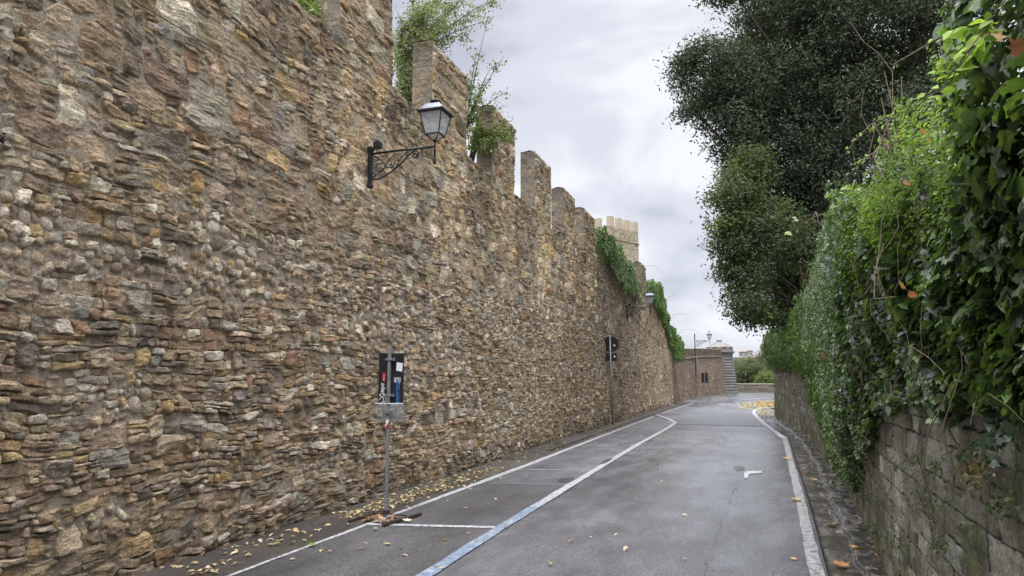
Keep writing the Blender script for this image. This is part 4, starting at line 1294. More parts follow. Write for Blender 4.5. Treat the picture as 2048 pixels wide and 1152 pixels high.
def lantern(loc, label, s=1.0, pole=False, seed=0):
    """bracket arm along +X from the wall plate at the origin, lantern at its end"""
    o = empty('wall_lantern', loc, label, 'lamp', 'lanterns along the wall')
    A = 1.05
    if not pole:
        MB().box((0.05, 0, -0.22), (0.05, 0.07, 0.56)).box((0.05, 0, 0.07), (0.075, 0.10, 0.05)).box((0.05, 0, -0.47), (0.07, 0.09, 0.04)).build('wall_plate', M_IRON, o, bevel=0.006)
        MB().box((0.16, 0.0, 0.115), (0.11, 0.08, 0.10)).box((0.16, 0, 0.17), (0.06, 0.05, 0.03)).build('junction_box', M_IRON, o, bevel=0.01)
    else:
        MB().tube([(0, 0, -2.6), (0, 0, 0.45)], 0.035, 10).lathe([(0.05, 0), (0.06, 0.04), (0.01, 0.10)], (0, 0, 0.44), 10).build('pole', M_IRON, o)
        MB().tube([(0.09, 0, -2.2), (0.09, 0, -1.35), (0.05, 0, -1.2), (-0.1, 0, -1.15)], 0.035, 8).build('conduit', M_GALV, o)
    mb = MB().tube([(0.05, 0, 0.0), (A * .5, 0, 0.005), (A, 0, 0.0)], 0.017, 8)
    mb.build('bracket_arm', M_IRON, o, smooth=True)
    sc = MB()
    low = [(0.06, 0, -0.36), (0.12, 0, -0.385), (0.22, 0, -0.37), (0.34, 0, -0.32), (0.46, 0, -0.245), (0.56, 0, -0.165), (0.64, 0, -0.09), (0.70, 0, -0.05)]
    low = [Vector(q) for q in low]
    sc.tube(low + [Vector(q) for q in spiral((0.755, 0, -0.085), 0.065, 1.6, 2.6, 24, -1)], 0.012, 6)
    for c_, r_, tn, st, sg in (((0.20, 0, -0.20), 0.105, 1.7, 2.2, -1), ((0.37, 0, -0.155), 0.085, 1.7, 3.6, 1), ((0.51, 0, -0.10), 0.060, 1.6, 2.2, -1), ((0.13, 0, -0.075), 0.050, 1.5, 4.0, 1),
                               ((0.27, 0, -0.065), 0.045, 1.4, 5.0, -1), ((0.24, 0, -0.31), 0.045, 1.4, 0.6, 1), ((0.62, 0, -0.045), 0.035, 1.3, 3.0, 1), ((0.10, 0, -0.30), 0.04, 1.4, 1.0, -1), ((0.43, 0, -0.055), 0.035, 1.3, 1.0, -1)):
        sc.tube(spiral(c_, r_, tn, st, 24, sg), 0.007, 5)
    for q0, q1, q2 in (((0.08, 0, -0.02), (0.3, 0, -0.22), (0.45, 0, -0.245)), ((0.1, 0, -0.36), (0.27, 0, -0.22), (0.44, 0, -0.02)), ((0.45, 0, -0.24), (0.5, 0, -0.12), (0.66, 0, -0.02))):
        sc.tube([q0, Vector(q0).lerp(Vector(q1), .5) + Vector((0.02, 0, 0.02)), q1, q2], 0.006, 5)
    sc.build('scrollwork', M_IRON, o, smooth=True)
    st_ = MB().tube([(A, 0, -0.20), (A, 0, 0.15)], 0.018, 8).lathe([(0.018, -0.2), (0.035, -0.22), (0.022, -0.25), (0.034, -0.28), (0.006, -0.32)], (A, 0, 0), 10)
    for k in range(4):
        a = k * math.pi / 2 + math.pi / 4
        st_.tube([(A, 0, 0.10), (A + 0.075 * math.cos(a), 0.075 * math.sin(a), 0.11), (A + 0.10 * math.cos(a), 0.10 * math.sin(a), 0.165), (A + 0.16 * math.cos(a), 0.16 * math.sin(a), 0.205)], 0.009, 5)
    st_.build('stem', M_IRON, o, smooth=True)
    z0, z1 = 0.20, 0.58
    b0, b1 = 0.125, 0.205
    fr = MB()
    cs = [(-1, -1), (1, -1), (1, 1), (-1, 1)]
    for i, (sx_, sy_) in enumerate(cs):
        fr.tube([(A + sx_ * b0, sy_ * b0, z0), (A + sx_ * b1, sy_ * b1, z1)], 0.011, 5)
        nx_, ny_ = cs[(i + 1) % 4]
        for b_, z_, r_ in ((b0, z0, 0.015), (b1, z1, 0.014)):
            fr.tube([(A + sx_ * b_, sy_ * b_, z_), (A + nx_ * b_, ny_ * b_, z_)], r_, 5)
    fr.build('frame', M_IRON, o)
    for i, (sx_, sy_) in enumerate(cs):
        nx_, ny_ = cs[(i + 1) % 4]
        k0, k1 = b0 - 0.006, b1 - 0.006
        v = [(A + sx_ * k0, sy_ * k0, z0), (A + nx_ * k0, ny_ * k0, z0), (A + nx_ * k1, ny_ * k1, z1), (A + sx_ * k1, sy_ * k1, z1)]
        mid = Vector((sx_ + nx_, sy_ + ny_, 0)).normalized() * 0.004
        vv = v + [tuple(Vector(q) - mid) for q in v]
        MB().add(vv, [(0, 1, 2, 3), (7, 6, 5, 4), (0, 4, 5, 1), (1, 5, 6, 2), (2, 6, 7, 3), (3, 7, 4, 0)]).build('glass_pane', M_GLASS, o)
    MB().lathe([(0.115, 0.19), (0.125, 0.205), (0.11, 0.17), (0.06, 0.125), (0.02, 0.118)][::-1], (A, 0, 0), 14).build('diffuser', M_WHITE, o, smooth=True)
    MB().box((A, 0, z1 - 0.02), (0.36, 0.36, 0.012)).build('reflector', M_WHITE, o)
    e0, e1 = 0.245, 0.10
    MB().box((A, 0, z1 + 0.012), (0.49, 0.49, 0.03)).build('eave', M_IRON, o)
    r_ = MB()
    v = [(A + sx_ * 0.235, sy_ * 0.235, z1 + 0.03) for sx_, sy_ in cs] + [(A + sx_ * 0.12, sy_ * 0.12, z1 + 0.16) for sx_, sy_ in cs] + [(A + sx_ * .07, sy_ * .07, z1 + 0.185) for sx_, sy_ in cs]
    r_.add(v, [(0, 1, 5, 4), (1, 2, 6, 5), (2, 3, 7, 6), (3, 0, 4, 7), (4, 5, 9, 8), (5, 6, 10, 9), (6, 7, 11, 10), (7, 4, 8, 11), (8, 9, 10, 11)])
    rf = r_.build('roof', M_ROOF, o)
    MB().lathe([(0.06, 0.17), (0.075, 0.20), (0.10, 0.215), (0.095, 0.235), (0.05, 0.265), (0.018, 0.28), (0.014, 0.31), (0.024, 0.325), (0.004, 0.36)], (A, 0, z1), 14).build('finial', M_IRON, rf, smooth=True)
    for ch_ in o.children:                       # the head is smaller than the bracket
        if ch_.name.split('.')[0] in ('frame', 'glass_pane', 'diffuser', 'reflector', 'eave', 'roof', 'stem'):
            ch_.scale = (0.8, 0.8, 0.8); ch_.location = (A * 0.2, 0, 0)
    o.scale = (s, s, s)
    return o
lantern((WX - 0.02, 8.46, 4.83), 'black iron wall lantern on a scrolled bracket, the nearest and largest of the lanterns', 1.0)
lantern((WX - 0.02, 30.6, 4.80), 'second wall lantern, left of the ivy at the end of the tall wall', 1.0)
lantern((-4.70, 67.0, 5.25), 'distant lantern held on a tall thin pole above the lower wall', 1.25, pole=True)

# cable along the wall
cb = MB()
cp = [(1.5, 4.95), (3.0, 4.91), (4.32, 4.92), (5.34, 4.94), (6.45, 5.03), (7.3, 5.16), (8.06, 5.30), (9.0, 5.47), (10.2, 5.62)]
cb.tube([(WX + 0.055, y, z + 0.01 * math.sin(y * 3)) for y, z in cp], 0.005, 6)
tag(cb.build('cable', M_CABLE, smooth=True), 'thin black cable slung across the upper wall above the nearest lantern', 'cable')
cb = MB()
cp = [(30.6, 4.7), (34, 4.3), (38, 4.0), (44, 3.7)]
cb.tube([(WX + 0.06, y, z) for y, z in cp], 0.014, 6)
tag(cb.build('cable', M_CABLE, smooth=True), 'dark cable sloping down the wall beyond the second lantern', 'cable')

# ================================================================== SIGNS
def rrect(w, h, r, n=5):
    pts = []
    for cx, cz, a0 in ((w / 2 - r, h / 2 - r, 0), (-w / 2 + r, h / 2 - r, 90), (-w / 2 + r, -h / 2 + r, 180), (w / 2 - r, -h / 2 + r, 270)):
        for k in range(n + 1):
            a = R(a0 + 90 * k / n)
            pts.append((cx + r * math.cos(a), cz + r * math.sin(a)))
    return pts
def plate(pts, c, th):
    """a flat plate in the XZ plane, thickness th along Y"""
    n = len(pts)
    V = [(c[0] + x, c[1] - th / 2, c[2] + z) for x, z in pts] + [(c[0] + x, c[1] + th / 2, c[2] + z) for x, z in pts]
    return MB().add(V, [tuple(range(n)), tuple(range(2 * n - 1, n - 1, -1))] + [(i, n + i, n + (i + 1) % n, (i + 1) % n) for i in range(n)])
def stroke(pts, c, w, y):
    """a pen stroke as a thin raised ribbon facing -Y; pts (x, z)"""
    mb = MB()
    P = [Vector((c[0] + x, 0, c[1] + z)) for x, z in pts]
    L, Rr = [], []
    for i, p in enumerate(P):
        t = (P[min(i + 1, len(P) - 1)] - P[max(i - 1, 0)]); t = t.normalized() if t.length > 0 else Vector((1, 0, 0))
        nn = Vector((-t.z, 0, t.x)) * w / 2
        L.append(p + nn); Rr.append(p - nn)
    n = len(P)
    V = [(q.x, y, q.z) for q in L + Rr] + [(q.x, y + 0.002, q.z) for q in L + Rr]
    f = []
    for i in range(n - 1):
        f += [(i, n + i, n + i + 1, i + 1), (i, i + 1, 2 * n + i + 1, 2 * n + i), (n + i + 1, n + i, 3 * n + i, 3 * n + i + 1)]
    return mb.add(V, f)
def smooth_pts(p, n=6):
    p = np.array(p, float); s = np.arange(len(p)); q = np.linspace(0, len(p) - 1, (len(p) - 1) * n + 1)
    out = []
    for t in q:                                    # Catmull-Rom
        i = min(int(t), len(p) - 2); f = t - i
        p0, p1, p2, p3 = p[max(i - 1, 0)], p[i], p[i + 1], p[min(i + 2, len(p) - 1)]
        out.append(0.5 * (2 * p1 + (p2 - p0) * f + (2 * p0 - 5 * p1 + 4 * p2 - p3) * f * f + (3 * p1 - p0 - 3 * p2 + p3) * f ** 3))
    return out
def text_mesh(txt, size, m, name, parent, loc, rot, shear=0.0, bold=0.0):
    cu = bpy.data.curves.new(name, 'FONT')
    cu.body = txt; cu.size = size; cu.align_x = 'CENTER'; cu.align_y = 'CENTER'; cu.extrude = 0.0008; cu.shear = shear; cu.offset = bold
    tmp = bpy.data.objects.new(name, cu); C.objects.link(tmp)
    bpy.context.view_layer.update()
    me = bpy.data.meshes.new_from_object(tmp.evaluated_get(bpy.context.evaluated_depsgraph_get()))
    bpy.data.objects.remove(tmp)
    o = link(name, me, m, parent)
    o.location = loc; o.rotation_euler = rot
    return o

sg = empty('temporary_sign', (-4.235, 7.80, 0.012), 'black temporary sign back with graffiti and a plastic bag on a steel stand', 'sign', 'signs along the wall')
MB().box((0, 0, 1.03), (0.038, 0.038, 2.02)).box((0.0, 0.02, 0.12), (0.05, 0.012, 0.18)).build('post', M_GALV, sg, bevel=0.004)
pl = plate(rrect(0.345, 0.615, 0.02), (0.008, 0.034, 1.66), 0.008).build('plate', M_SIGNBACK, sg)
for z in (1.89, 1.45):
    MB().box((0.01, -0.004, z), (0.12, 0.05, 0.022)).box((0.062, -0.014, z), (0.03, 0.03, 0.035)).build('clamp', M_GALV, sg, bevel=0.003)
yf = 0.028
plate([(-0.04, 0.055), (0.045, 0.045), (0.035, -0.06), (-0.045, -0.045)], (0.125, yf, 1.80), 0.003).build('white_sticker', M_STICK, pl)
stt = plate(rrect(0.042, 0.115, 0.018), (-0.088, yf, 1.675), 0.003).build('red_sticker', M_RED, pl)
sl = MB()
for (x, z, dx, dz) in ((-0.088, 1.702, 0.008, 0.008), (-0.088, 1.668, 0.016, 0.004), (-0.084, 1.655, 0.004, 0.010), (-0.092, 1.646, 0.014, 0.004), (-0.088, 1.635, 0.018, 0.004), (-0.088, 1.669, 0.003, 0.074)): sl.box((x, yf - 0.002, z), (dx, 0.0025, dz))
sl.build('sticker_lettering', M_STICK, stt)
ol = MB()
for (x, z, dx, dz) in ((0.098, 1.667, 0.088, 0.004), (0.098, 1.613, 0.088, 0.004), (0.055, 1.64, 0.004, 0.056), (0.141, 1.64, 0.004, 0.056)): ol.box((x, yf, z), (dx, 0.003, dz))
for (x, z, dx, dz) in ((0.075, 1.645, 0.02, 0.022), (0.075, 1.623, 0.03, 0.008), (0.105, 1.65, 0.012, 0.02), (0.122, 1.63, 0.016, 0.014), (0.118, 1.652, 0.022, 0.006)): ol.box((x, yf, z), (dx, 0.003, dz))
ol.build('outlined_sticker', M_STICK, pl)
# white tag written upwards: looped strokes
def up(pts, s=1.0): return [(-z_ * s, x_ * s) for x_, z_ in pts]          # turn a left-to-right drawing to read upwards
tagw = [(0.0, 0.05), (0.035, 0.02), (0.03, -0.02), (0.0, -0.005), (-0.02, -0.035), (0.04, -0.045), (0.085, 0.0), (0.075, 0.045), (0.05, 0.02), (0.07, -0.025), (0.10, -0.01),
        (0.112, 0.03), (0.115, -0.02), (0.128, 0.025), (0.138, -0.02), (0.15, 0.02), (0.155, -0.045), (0.16, 0.015), (0.178, 0.012), (0.172, -0.015), (0.19, 0.0), (0.20, 0.025), (0.212, 0.0), (0.20, -0.018), (0.195, 0.012), (0.225, 0.02)]
stroke(smooth_pts(up(tagw, 0.98)), (-0.100, 1.385), 0.0065, yf - 0.002).build('white_graffiti', M_TAGW, pl)
stroke(smooth_pts(up([(-0.03, 0.04), (0.0, -0.05), (0.03, -0.045)])), (-0.100, 1.385), 0.006, yf - 0.002).build('white_graffiti', M_TAGW, pl)
bl = text_mesh('DOTTOZ', 0.062, M_TAGB, 'blue_graffiti', pl, (0.112, yf - 0.002, 1.487), (R(90), R(-90), 0), 0.25, 0.001)
# plastic bag tied below the plate
ux = np.linspace(-1, 1, 40); uz = np.linspace(0, 1, 30)
UX, UZ = np.meshgrid(ux, uz)
for sgn, nm in ((-1, 'plastic_bag'), (1, 'plastic_bag')):
    yy = 0.034 + sgn * (0.012 + 0.03 * np.sqrt(np.clip(1 - UX ** 2, 0, 1)) * np.sin(math.pi * (0.1 + 0.9 * UZ))) + 0.011 * vn(UX * 4 + UZ * 2, UZ * 4 - UX * 2, 801 + sgn, 3)
    P = np.stack([0.008 + UX * (0.185 + 0.008 * vn(UZ * 4, 1, 803)), yy - 0.01 * sgn * 0, 1.355 - UZ * (0.225 + 0.015 * vn(UX * 3, 2, 804))], -1)
    if sgn < 0:
        P[..., 1] = np.minimum(P[..., 1], np.where(np.abs(P[..., 0]) < 0.035, -0.024, 9))
    link(nm, np_mesh(nm, P.reshape(-1, 3), [grid_faces(30, 40)], None, True), M_PLASTIC, sg)
MB().tube([(-0.185, -0.01, 1.352), (0.008, -0.03, 1.35), (0.2, -0.01, 1.353)], 0.006, 5).build('string', M_STICK, sg)
MB().tube([(-0.03, -0.03, 1.235), (0.03, -0.032, 1.22), (0.06, -0.028, 1.245)], 0.007, 5).build('tie', M_CABLE, sg)
MB().add([(-0.0195, -0.0215, 1.10), (0.0195, -0.0215, 1.10), (0.0195, -0.0215, 1.17), (-0.0195, -0.0215, 1.115), (-0.0195, -0.0195, 1.10), (0.0195, -0.0195, 1.10), (0.0195, -0.0195, 1.17), (-0.0195, -0.0195, 1.115)],
         [(0, 1, 2, 3), (0, 4, 5, 1), (1, 5, 6, 2), (2, 6, 7, 3), (3, 7, 4, 0)]).build('red_stripe', M_RED, sg).location = (0, -0.003, -0.045)
MB().add([(-0.0195, -0.0215, 1.117), (0.0195, -0.0215, 1.172), (0.0195, -0.0215, 1.20), (-0.0195, -0.0215, 1.20), (-0.0195, -0.0195, 1.117), (0.0195, -0.0195, 1.172), (0.0195, -0.0195, 1.2), (-0.0195, -0.0195, 1.2)],
         [(0, 1, 2, 3), (0, 4, 5, 1), (1, 5, 6, 2), (2, 6, 7, 3), (3, 7, 4, 0)]).build('white_stripe', M_STICK, sg).location = (0, -0.003, -0.045)
st = MB().box((0.01, 0.0, 0.035), (0.54, 0.045, 0.012), R(-4))
st.box((-0.20, -0.12, 0.018), (0.04, 0.70, 0.034), R(-4)).box((0.30, -0.15, 0.018), (0.04, 0.74, 0.034), R(-9))
st.box((0, 0, 0.055), (0.07, 0.07, 0.05)).build('stand', M_RUST, sg, bevel=0.004)

sg2 = empty('road_sign', (-4.83, 25.75, 0.02), 'round black sign back above a small plate on a thin post by the wall', 'sign', 'signs along the wall')
MB().tube([(0.02, 0, 0), (0, 0, 1.6), (-0.02, 0, 3.28)], 0.032, 10).build('post', M_GALV, sg2, smooth=True)
a_ = np.linspace(0, 2 * math.pi, 36, endpoint=False)
dsc = plate(list(zip(0.30 * np.cos(a_), 0.30 * np.sin(a_))), (0.0, 0.05, 2.95), 0.012).build('disc', M_SIGNBACK, sg2)
plate([(-.028, -.03), (.028, -.03), (.028, .03), (-.028, .03)], (0.13, 0.042, 2.90), 0.003).build('white_sticker', M_STICK, dsc)
p2 = plate(rrect(0.40, 0.29, 0.02), (0.01, 0.05, 2.47), 0.012).build('plate', M_SIGNBACK, sg2)
plate([(-.028, -.035), (.028, -.035), (.028, .035), (-.028, .035)], (0.13, 0.042, 2.49), 0.003).build('white_sticker', M_STICK, p2)
for z in (3.2, 2.72, 2.55): MB().box((0, 0.01, z), (0.12, 0.075, 0.025)).build('clamp', M_GALV, sg2)

sg3 = empty('temporary_sign', (-4.02, 68.5, 0.0), 'small distant black sign on a stand by the bend of the lower wall', 'sign', 'signs along the wall')
MB().box((0, 0, 1.2), (0.055, 0.055, 2.4)).build('post', M_GALV, sg3)
plate(rrect(0.58, 0.95, 0.03), (0.0, 0.05, 1.86), 0.012).build('plate', M_SIGNBACK, sg3)
for z in (2.2, 1.55): MB().box((0, 0.0, z), (0.2, 0.07, 0.035)).build('clamp', M_GALV, sg3)
MB().box((0, 0, 0.05), (1.0, 0.08, 0.02)).box((-0.42, 0, 0.02), (0.08, 1.1, 0.05)).box((0.42, 0, 0.02), (0.08, 1.1, 0.05)).build('stand', M_RUST, sg3)

# ================================================================== LEAVES ON THE GROUND
def litter(name, xy, z, size, cols, label_kind='stuff', tmpl=OVATE):
    n = len(xy)
    p = np.stack([xy[:, 0], xy[:, 1], z + 0.012 + 0.012 * rng.random(n)], -1)
    nr = np.array([0, 0, 1.0]) + rng.normal(size=(n, 3)) * 0.22
    o = leaf_mesh(name, p, nr, size * (0.6 + 0.8 * rng.random(n)), tmpl, cols, M_LEAFD, None, droop=0.0)
    return tag(o, kind='stuff')
def yellows(n): return shades(n, (0.36, 0.29, 0.11), (0.50, 0.43, 0.22), accents=(((0.20, 0.12, 0.06), 0.3), ((0.42, 0.36, 0.25), 0.22), ((0.16, 0.22, 0.06), 0.06)), spread=0.2)
n = 800
y = 5 + 38 * rng.random(n) ** 1.7
y = np.where(rng.random(n) < 0.45, 7.6 + 5.0 * rng.random(n), y)
x = -4.42 - 0.42 * rng.random(n) + 0.10 * rng.normal(size=n)
x = np.clip(x, -4.9, -4.05)
litter('fallen_leaves', np.stack([x, y], -1), 0.02, 0.062, yellows(n))
n = 90
litter('fallen_leaves', np.stack([-4.2 + 3.6 * rng.random(n) ** 1.8, 5.5 + 18 * rng.random(n)], -1), 0.004, 0.06, yellows(n))
n = 34
litter('fallen_leaves', np.stack([-4.36 + 0.34 * rng.random(n), 7.45 + 0.3 * rng.random(n)], -1), 0.02, 0.085, shades(n, (0.20, 0.11, 0.06), (0.38, 0.25, 0.13)))
n = 1600
litter('fallen_leaves', np.stack([0.35 + 1.3 * rng.random(n) ** 0.8, 46 + 13 * rng.random(n)], -1), 0.0, 0.14, shades(n, (0.30, 0.235, 0.10), (0.42, 0.34, 0.17), accents=(((0.2, 0.13, 0.07), 0.2),)))
n = 320
litter('fallen_leaves', np.stack([-0.7 + 1.3 * rng.random(n), 43 + 12 * rng.random(n)], -1), 0.0, 0.13, yellows(n))
n = 420
yy = 6 + 30 * rng.random(n)
re_ = np.interp(yy, [p_[1] for p_ in right_edge[:10]], [p_[0] for p_ in right_edge[:10]])
litter('leaf_debris', np.stack([re_ + (rw_x(yy) - re_) * np.clip(0.92 + 0.12 * rng.normal(size=n), 0.1, 1.0), yy], -1), 0.0, 0.035, shades(n, (0.12, 0.075, 0.04), (0.40, 0.28, 0.12)))
n = 500
litter('leaf_debris', np.stack([0.3 + 0.7 * rng.random(n), 33.5 + 9 * rng.random(n)], -1), 0.0, 0.10, shades(n, (0.25, 0.22, 0.2), (0.5, 0.46, 0.38)))

def single_leaf(loc, size, col, label, rz, tmpl=MAPLE, tilt=(0.1, 0.1), name='fallen_leaf', group='large single fallen leaves', nrm=None):
    T, fs = tmpl
    V = T * size
    V = V - np.array([0, 0.45 * size, 0])
    V[:, 2] += 0.05 * size * vn(V[:, 0] / size * 3 + rz, V[:, 1] / size * 3, 811)
    me = np_mesh(name, V, [np.array([f]) for f in fs], shades(len(V), col, col, spread=0.10), True)
    o = link(name, me, M_LEAFD)
    o.location = loc
    o.rotation_euler = (tilt[0], tilt[1], rz)
    return tag(o, label, 'leaf', group)
YE, OR = (0.58, 0.42, 0.12), (0.52, 0.26, 0.07)
for loc, s_, col, lab, rz in [
        ((0.70, 7.20, 0.0), 0.15, OR, 'curled orange leaf in the gutter nearest the camera', 0.6),
        ((0.92, 7.95, 0.0), 0.13, (0.58, 0.36, 0.07), 'flat golden leaf on the wet slabs beside the right wall', 2.0),
        ((0.53, 10.6, 0.03), 0.15, YE, 'pale yellow leaf lying on the worn white line', 1.2),
        ((0.82, 9.15, -0.01), 0.10, YE, 'yellow leaf on the dark gutter slabs between two others', 2.9),
        ((0.66, 16.0, 0.03), 0.17, (0.5, 0.34, 0.12), 'tan leaf on the white line farther up the road', 0.2),
        ((0.89, 14.6, 0.0), 0.13, YE, 'yellow leaf in the gutter below the ivy curtain', 1.9),
        ((0.93, 13.0, 0.0), 0.13, YE, 'yellow leaf at the edge of the wet slabs under the ivy', 0.9),
        ((0.31, 7.2, 0.02), 0.06, (0.55, 0.36, 0.16), 'small tan leaf alone on the asphalt left of the worn line', 0.4),
        ((-4.20, 6.22, 0.03), 0.085, (0.17, 0.26, 0.05), 'green leaf on the white line at the bottom of the picture', 1.0),
        ((-3.52, 6.52, 0.02), 0.07, (0.55, 0.48, 0.2), 'pale yellow leaf in the nearest parking bay', 2.0),
        ((-3.86, 7.62, 0.03), 0.10, (0.6, 0.55, 0.36), 'cream leaf beside the end of the steel sign stand', 0.4),
        ((-3.97, 7.08, 0.03), 0.08, (0.42, 0.44, 0.2), 'greenish leaf at the near tip of the sign stand', 2.4)]:
    single_leaf(loc, s_, col, lab, rz)
# ================================================================== SPRIGS AND SMALL WALL PLANTS
def sprig(name, label, paths, per, size, colr, m=M_LEAFM, cat='plant', group=None, rad=0.005, tmpl=OVATE, t0=0.25, accents=()):
    base = at_y(*paths[0][0])
    o = empty(name, tuple(base), label, cat, group)
    mb = MB(); P = []; D = []
    for pts in paths:
        W3 = [Vector(at_y(*q)) for q in pts]
        sp_ = [Vector(q) for q in smooth_pts([tuple(w) for w in W3], 5)]
        mb.tube([tuple(np.array(q) - base) for q in sp_], [rad * (1 - 0.7 * i / len(sp_)) for i in range(len(sp_))], 5)
        for i in range(per):
            t_ = t0 + (1 - t0) * (i + 0.5) / per
            k = t_ * (len(sp_) - 1); a = int(k); q = sp_[a].lerp(sp_[min(a + 1, len(sp_) - 1)], k - a)
            P.append(np.array(q) + rng.normal(size=3) * size * 0.25)
    mb.build('stem', M_STEM, o)
    if P:
        P = np.array(P)
        nr = rng.normal(size=P.shape) * 0.45 + np.array([-0.3, -0.6, 0.6])
        leaf_mesh('leaves', P - base, nr, size * (0.7 + 0.6 * rng.random(len(P))), tmpl, shades(len(P), *colr, accents=accents), m, o, smooth=True)
    return o
sprig('vine', 'lime green heart-leaved vine sprig lit against the dark tree at the top right',
      [[(1985, 40, 1.7), (1940, 80, 1.75), (1900, 120, 1.8), (1865, 150, 1.85)], [(1985, 40, 1.7), (1930, 110, 1.72), (1895, 170, 1.78), (1850, 195, 1.85)], [(1990, 30, 1.7), (1960, 50, 1.72), (1930, 62, 1.78), (1895, 80, 1.8)], [(1985, 60, 1.7), (1950, 95, 1.7), (1920, 130, 1.72)]],
      13, 0.036, ((0.20, 0.38, 0.035), (0.32, 0.52, 0.07)), rad=0.0025, t0=0.05)
sprig('dead_shrub', 'bare brown cut stalks standing up from the shrub in front of the dark tree',
      [[(1800, 300, 3.5), (1790, 240, 3.5), (1768, 140, 3.5)], [(1806, 295, 3.5), (1804, 220, 3.5), (1803, 155, 3.5)], [(1785, 300, 3.5), (1772, 240, 3.5), (1762, 195, 3.5)], [(1782, 310, 3.6), (1760, 270, 3.6), (1745, 245, 3.6)]],
      0, 0.03, (MDI, BRI), rad=0.0055)
sprig('climber', 'arching shoots with pale green leaves left of the bare stalks',
      [[(1790, 260, 3.8), (1760, 240, 3.8), (1720, 270, 3.8), (1690, 310, 3.8)], [(1800, 280, 3.7), (1760, 300, 3.7), (1725, 320, 3.7), (1702, 348, 3.7)], [(1800, 240, 3.7), (1770, 235, 3.8), (1740, 262, 3.8)], [(1830, 210, 3.5), (1800, 225, 3.5), (1770, 250, 3.6), (1760, 280, 3.7)], [(1810, 300, 3.6), (1770, 330, 3.6), (1730, 345, 3.7)]],
      14, 0.028, ((0.10, 0.19, 0.05), (0.22, 0.36, 0.08)), t0=0.1)
sprig('climber', 'long thin runner with one pale leaf reaching left over the road', [[(1700, 420, 7.5), (1640, 430, 7.5), (1600, 450, 7.6), (1572, 470, 7.7)], [(1700, 425, 7.4), (1640, 428, 7.4), (1590, 436, 7.4)]], 2, 0.085, ((0.2, 0.3, 0.12), (0.28, 0.38, 0.16)), rad=0.004, t0=0.9)
sprig('climber', 'leafy green runner poking out of the climber towards the dark tree', [[(1740, 385, 5.0), (1700, 380, 5.1), (1670, 384, 5.2), (1650, 392, 5.3)], [(1730, 400, 5.1), (1690, 402, 5.1), (1660, 418, 5.3)]], 10, 0.05, ((0.12, 0.22, 0.05), (0.22, 0.34, 0.08)), rad=0.004, t0=0.2)
sprig('vine', 'twig with a single green leaf in front of the dark tree', [[(1880, 75, 2.3), (1820, 110, 2.4), (1785, 130, 2.4)]], 2, 0.022, ((0.12, 0.22, 0.04), (0.2, 0.3, 0.06)), rad=0.004, t0=0.8)
# bare stem that hangs on the stone, with brownish leaves at its foot
hs = empty('hanging_creeper', (0.95, 4.6, 1.5), 'pale bare ivy stem hanging down the stone to a tuft of brownish leaves', 'plant')
def on_rw(x, y, off=0.05):
    d = ray(x, y)
    t = 1.0 / d[0] if d[0] > 0 else 1
    for _ in range(30):
        q = np.array([0, 0, EYE]) + d * t
        t *= (rw_x(q[1]) + 0.03 * q[2] - off) / q[0]
    return np.array([0, 0, EYE]) + d * t
o_ = np.array(hs.location)
pt = [on_rw(*q) for q in ((1903, 820), (1898, 860), (1912, 885), (1930, 915), (1946, 945))]
MB().tube([tuple(np.array(q) - o_) for q in smooth_pts(pt, 5)], 0.006, 6).tube([tuple(on_rw(*q) - o_) for q in ((1914, 890), (1900, 905), (1882, 912))], 0.004, 5).build('stem', M_STEM, hs)
DL = 'dead leaves caught in the greenery'
for px, py, Yd, s_, col, lab, rz in [
        (1848, 272, 0.33, 0.09, (0.50, 0.23, 0.04), 'big orange dead leaf caught on top of the bright shrub', 1.2),
        (1985, 70, 0.40, 0.05, (0.55, 0.38, 0.2), 'tan curled leaf among dark ivy at the top right', 0.3),
        (2030, 92, 0.40, 0.045, (0.26, 0.10, 0.035), 'rust red leaf at the right edge of the picture in dark ivy', 1.9),
        (1812, 365, 0.33, 0.038, (0.45, 0.23, 0.10), 'small brown leaf stuck in the bright green shrub', 0.5),
        (1802, 570, 0.34, 0.045, (0.58, 0.30, 0.09), 'orange leaf midway down the green shrub', 0.9),
        (1823, 588, 0.34, 0.035, (0.55, 0.20, 0.06), 'small red orange leaf beside the orange one in the shrub', 2.4),
        (1646, 712, 0.36, 0.12, (0.40, 0.16, 0.09), 'reddish leaf on the ivy curtain', 1.0)]:
    q = on_rw(px, py, Yd)
    single_leaf(tuple(q), s_, col, lab, rz, tilt=(1.15, 0.2), name='dead_leaf', group=DL)

P = np.array([on_rw(1948 + 22 * rng.normal(), 945 + 18 * rng.normal(), 0.05 + 0.06 * rng.random()) for _ in range(110)])
leaf_mesh('leaves', P - o_, rng.normal(size=P.shape) * .5 + np.array([-1, -.3, .5]), 0.022 + 0.02 * rng.random(len(P)), OVATE, shades(len(P), (0.10, 0.075, 0.03), (0.2, 0.19, 0.08)), M_LEAFM, hs)
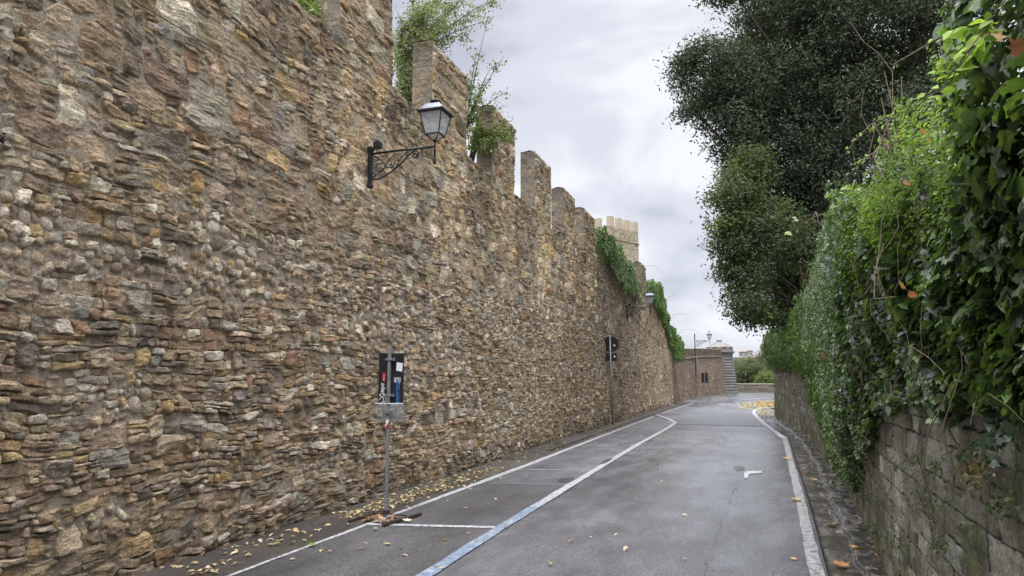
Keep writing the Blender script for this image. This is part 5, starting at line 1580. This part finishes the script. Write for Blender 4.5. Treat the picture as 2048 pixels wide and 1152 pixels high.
# hanging ivy strand at right
hv = empty('ivy', tuple(on_rw(2000, 830)), 'short strand of dark ivy leaves trailing down the stone at the right', 'ivy')
P = np.array([on_rw(1985 + 30 * math.sin(k * .06) + 16 * rng.normal(), 810 + 1.25 * k, 0.05 + 0.05 * rng.random()) for k in range(95)])
leaf_mesh('foliage', local(P, hv), rng.normal(size=P.shape) * .5 + np.array([-1, -.3, .5]), 0.03 + 0.035 * rng.random(len(P)), IVY, shades(len(P), DKI, (0.05, 0.10, 0.035)), M_LEAF, hv, smooth=True)
# small tufts rooted in the joints
tufts = [(1825, 922, 26, 'round tuft of green leaves in a high joint left of the bare hanging stem'), (1795, 935, 16, 'small dark tuft in a joint left of the round one'), (1872, 938, 18, 'pale little plant in the joint under the bare hanging stem'),
         (1735, 980, 30, 'feathery tuft low beside the ivy curtain'), (1855, 1010, 38, 'largest tuft with leaves strung down the middle of the bare wall'), (1925, 1058, 14, 'tiny tuft in the lower middle of the wall'),
         (2000, 1010, 30, 'leafy tuft near the right edge below the trailing strand'), (1802, 1082, 24, 'bright weed near the foot of the wall'), (1742, 1055, 16, 'small weed at the wall foot beside the wet slabs'), (1880, 1090, 20, 'sparse tuft low down between bright weed and tiny tuft'),
         (1710, 935, 30, 'leafy bunch where the ivy curtain meets bare stone')]
for x, y, sp_, lab in tufts:
    c_ = on_rw(x, y, 0.02)
    o = empty('wall_plant', tuple(c_), lab, 'plant', 'small plants rooted in the right wall')
    k = int(14 + sp_ * 2.2)
    P = np.array([on_rw(x + sp_ * .45 * rng.normal(), y + sp_ * .5 * rng.normal(), 0.03 + 0.07 * rng.random()) for _ in range(k)])
    mb = MB()
    for q in P[::3]: mb.tube([(0, 0, 0), tuple((q - c_) * .6 + np.array([-.02, 0, .01])), tuple(q - c_)], 0.0018, 4)
    mb.build('stem', M_STEM, o)
    leaf_mesh('leaves', P - c_, rng.normal(size=P.shape) * .5 + np.array([-1, -.2, .6]), 0.016 + 0.016 * rng.random(len(P)), OVATE, shades(len(P), (0.05, 0.10, 0.035), (0.12, 0.19, 0.07)), M_LEAFM, o)
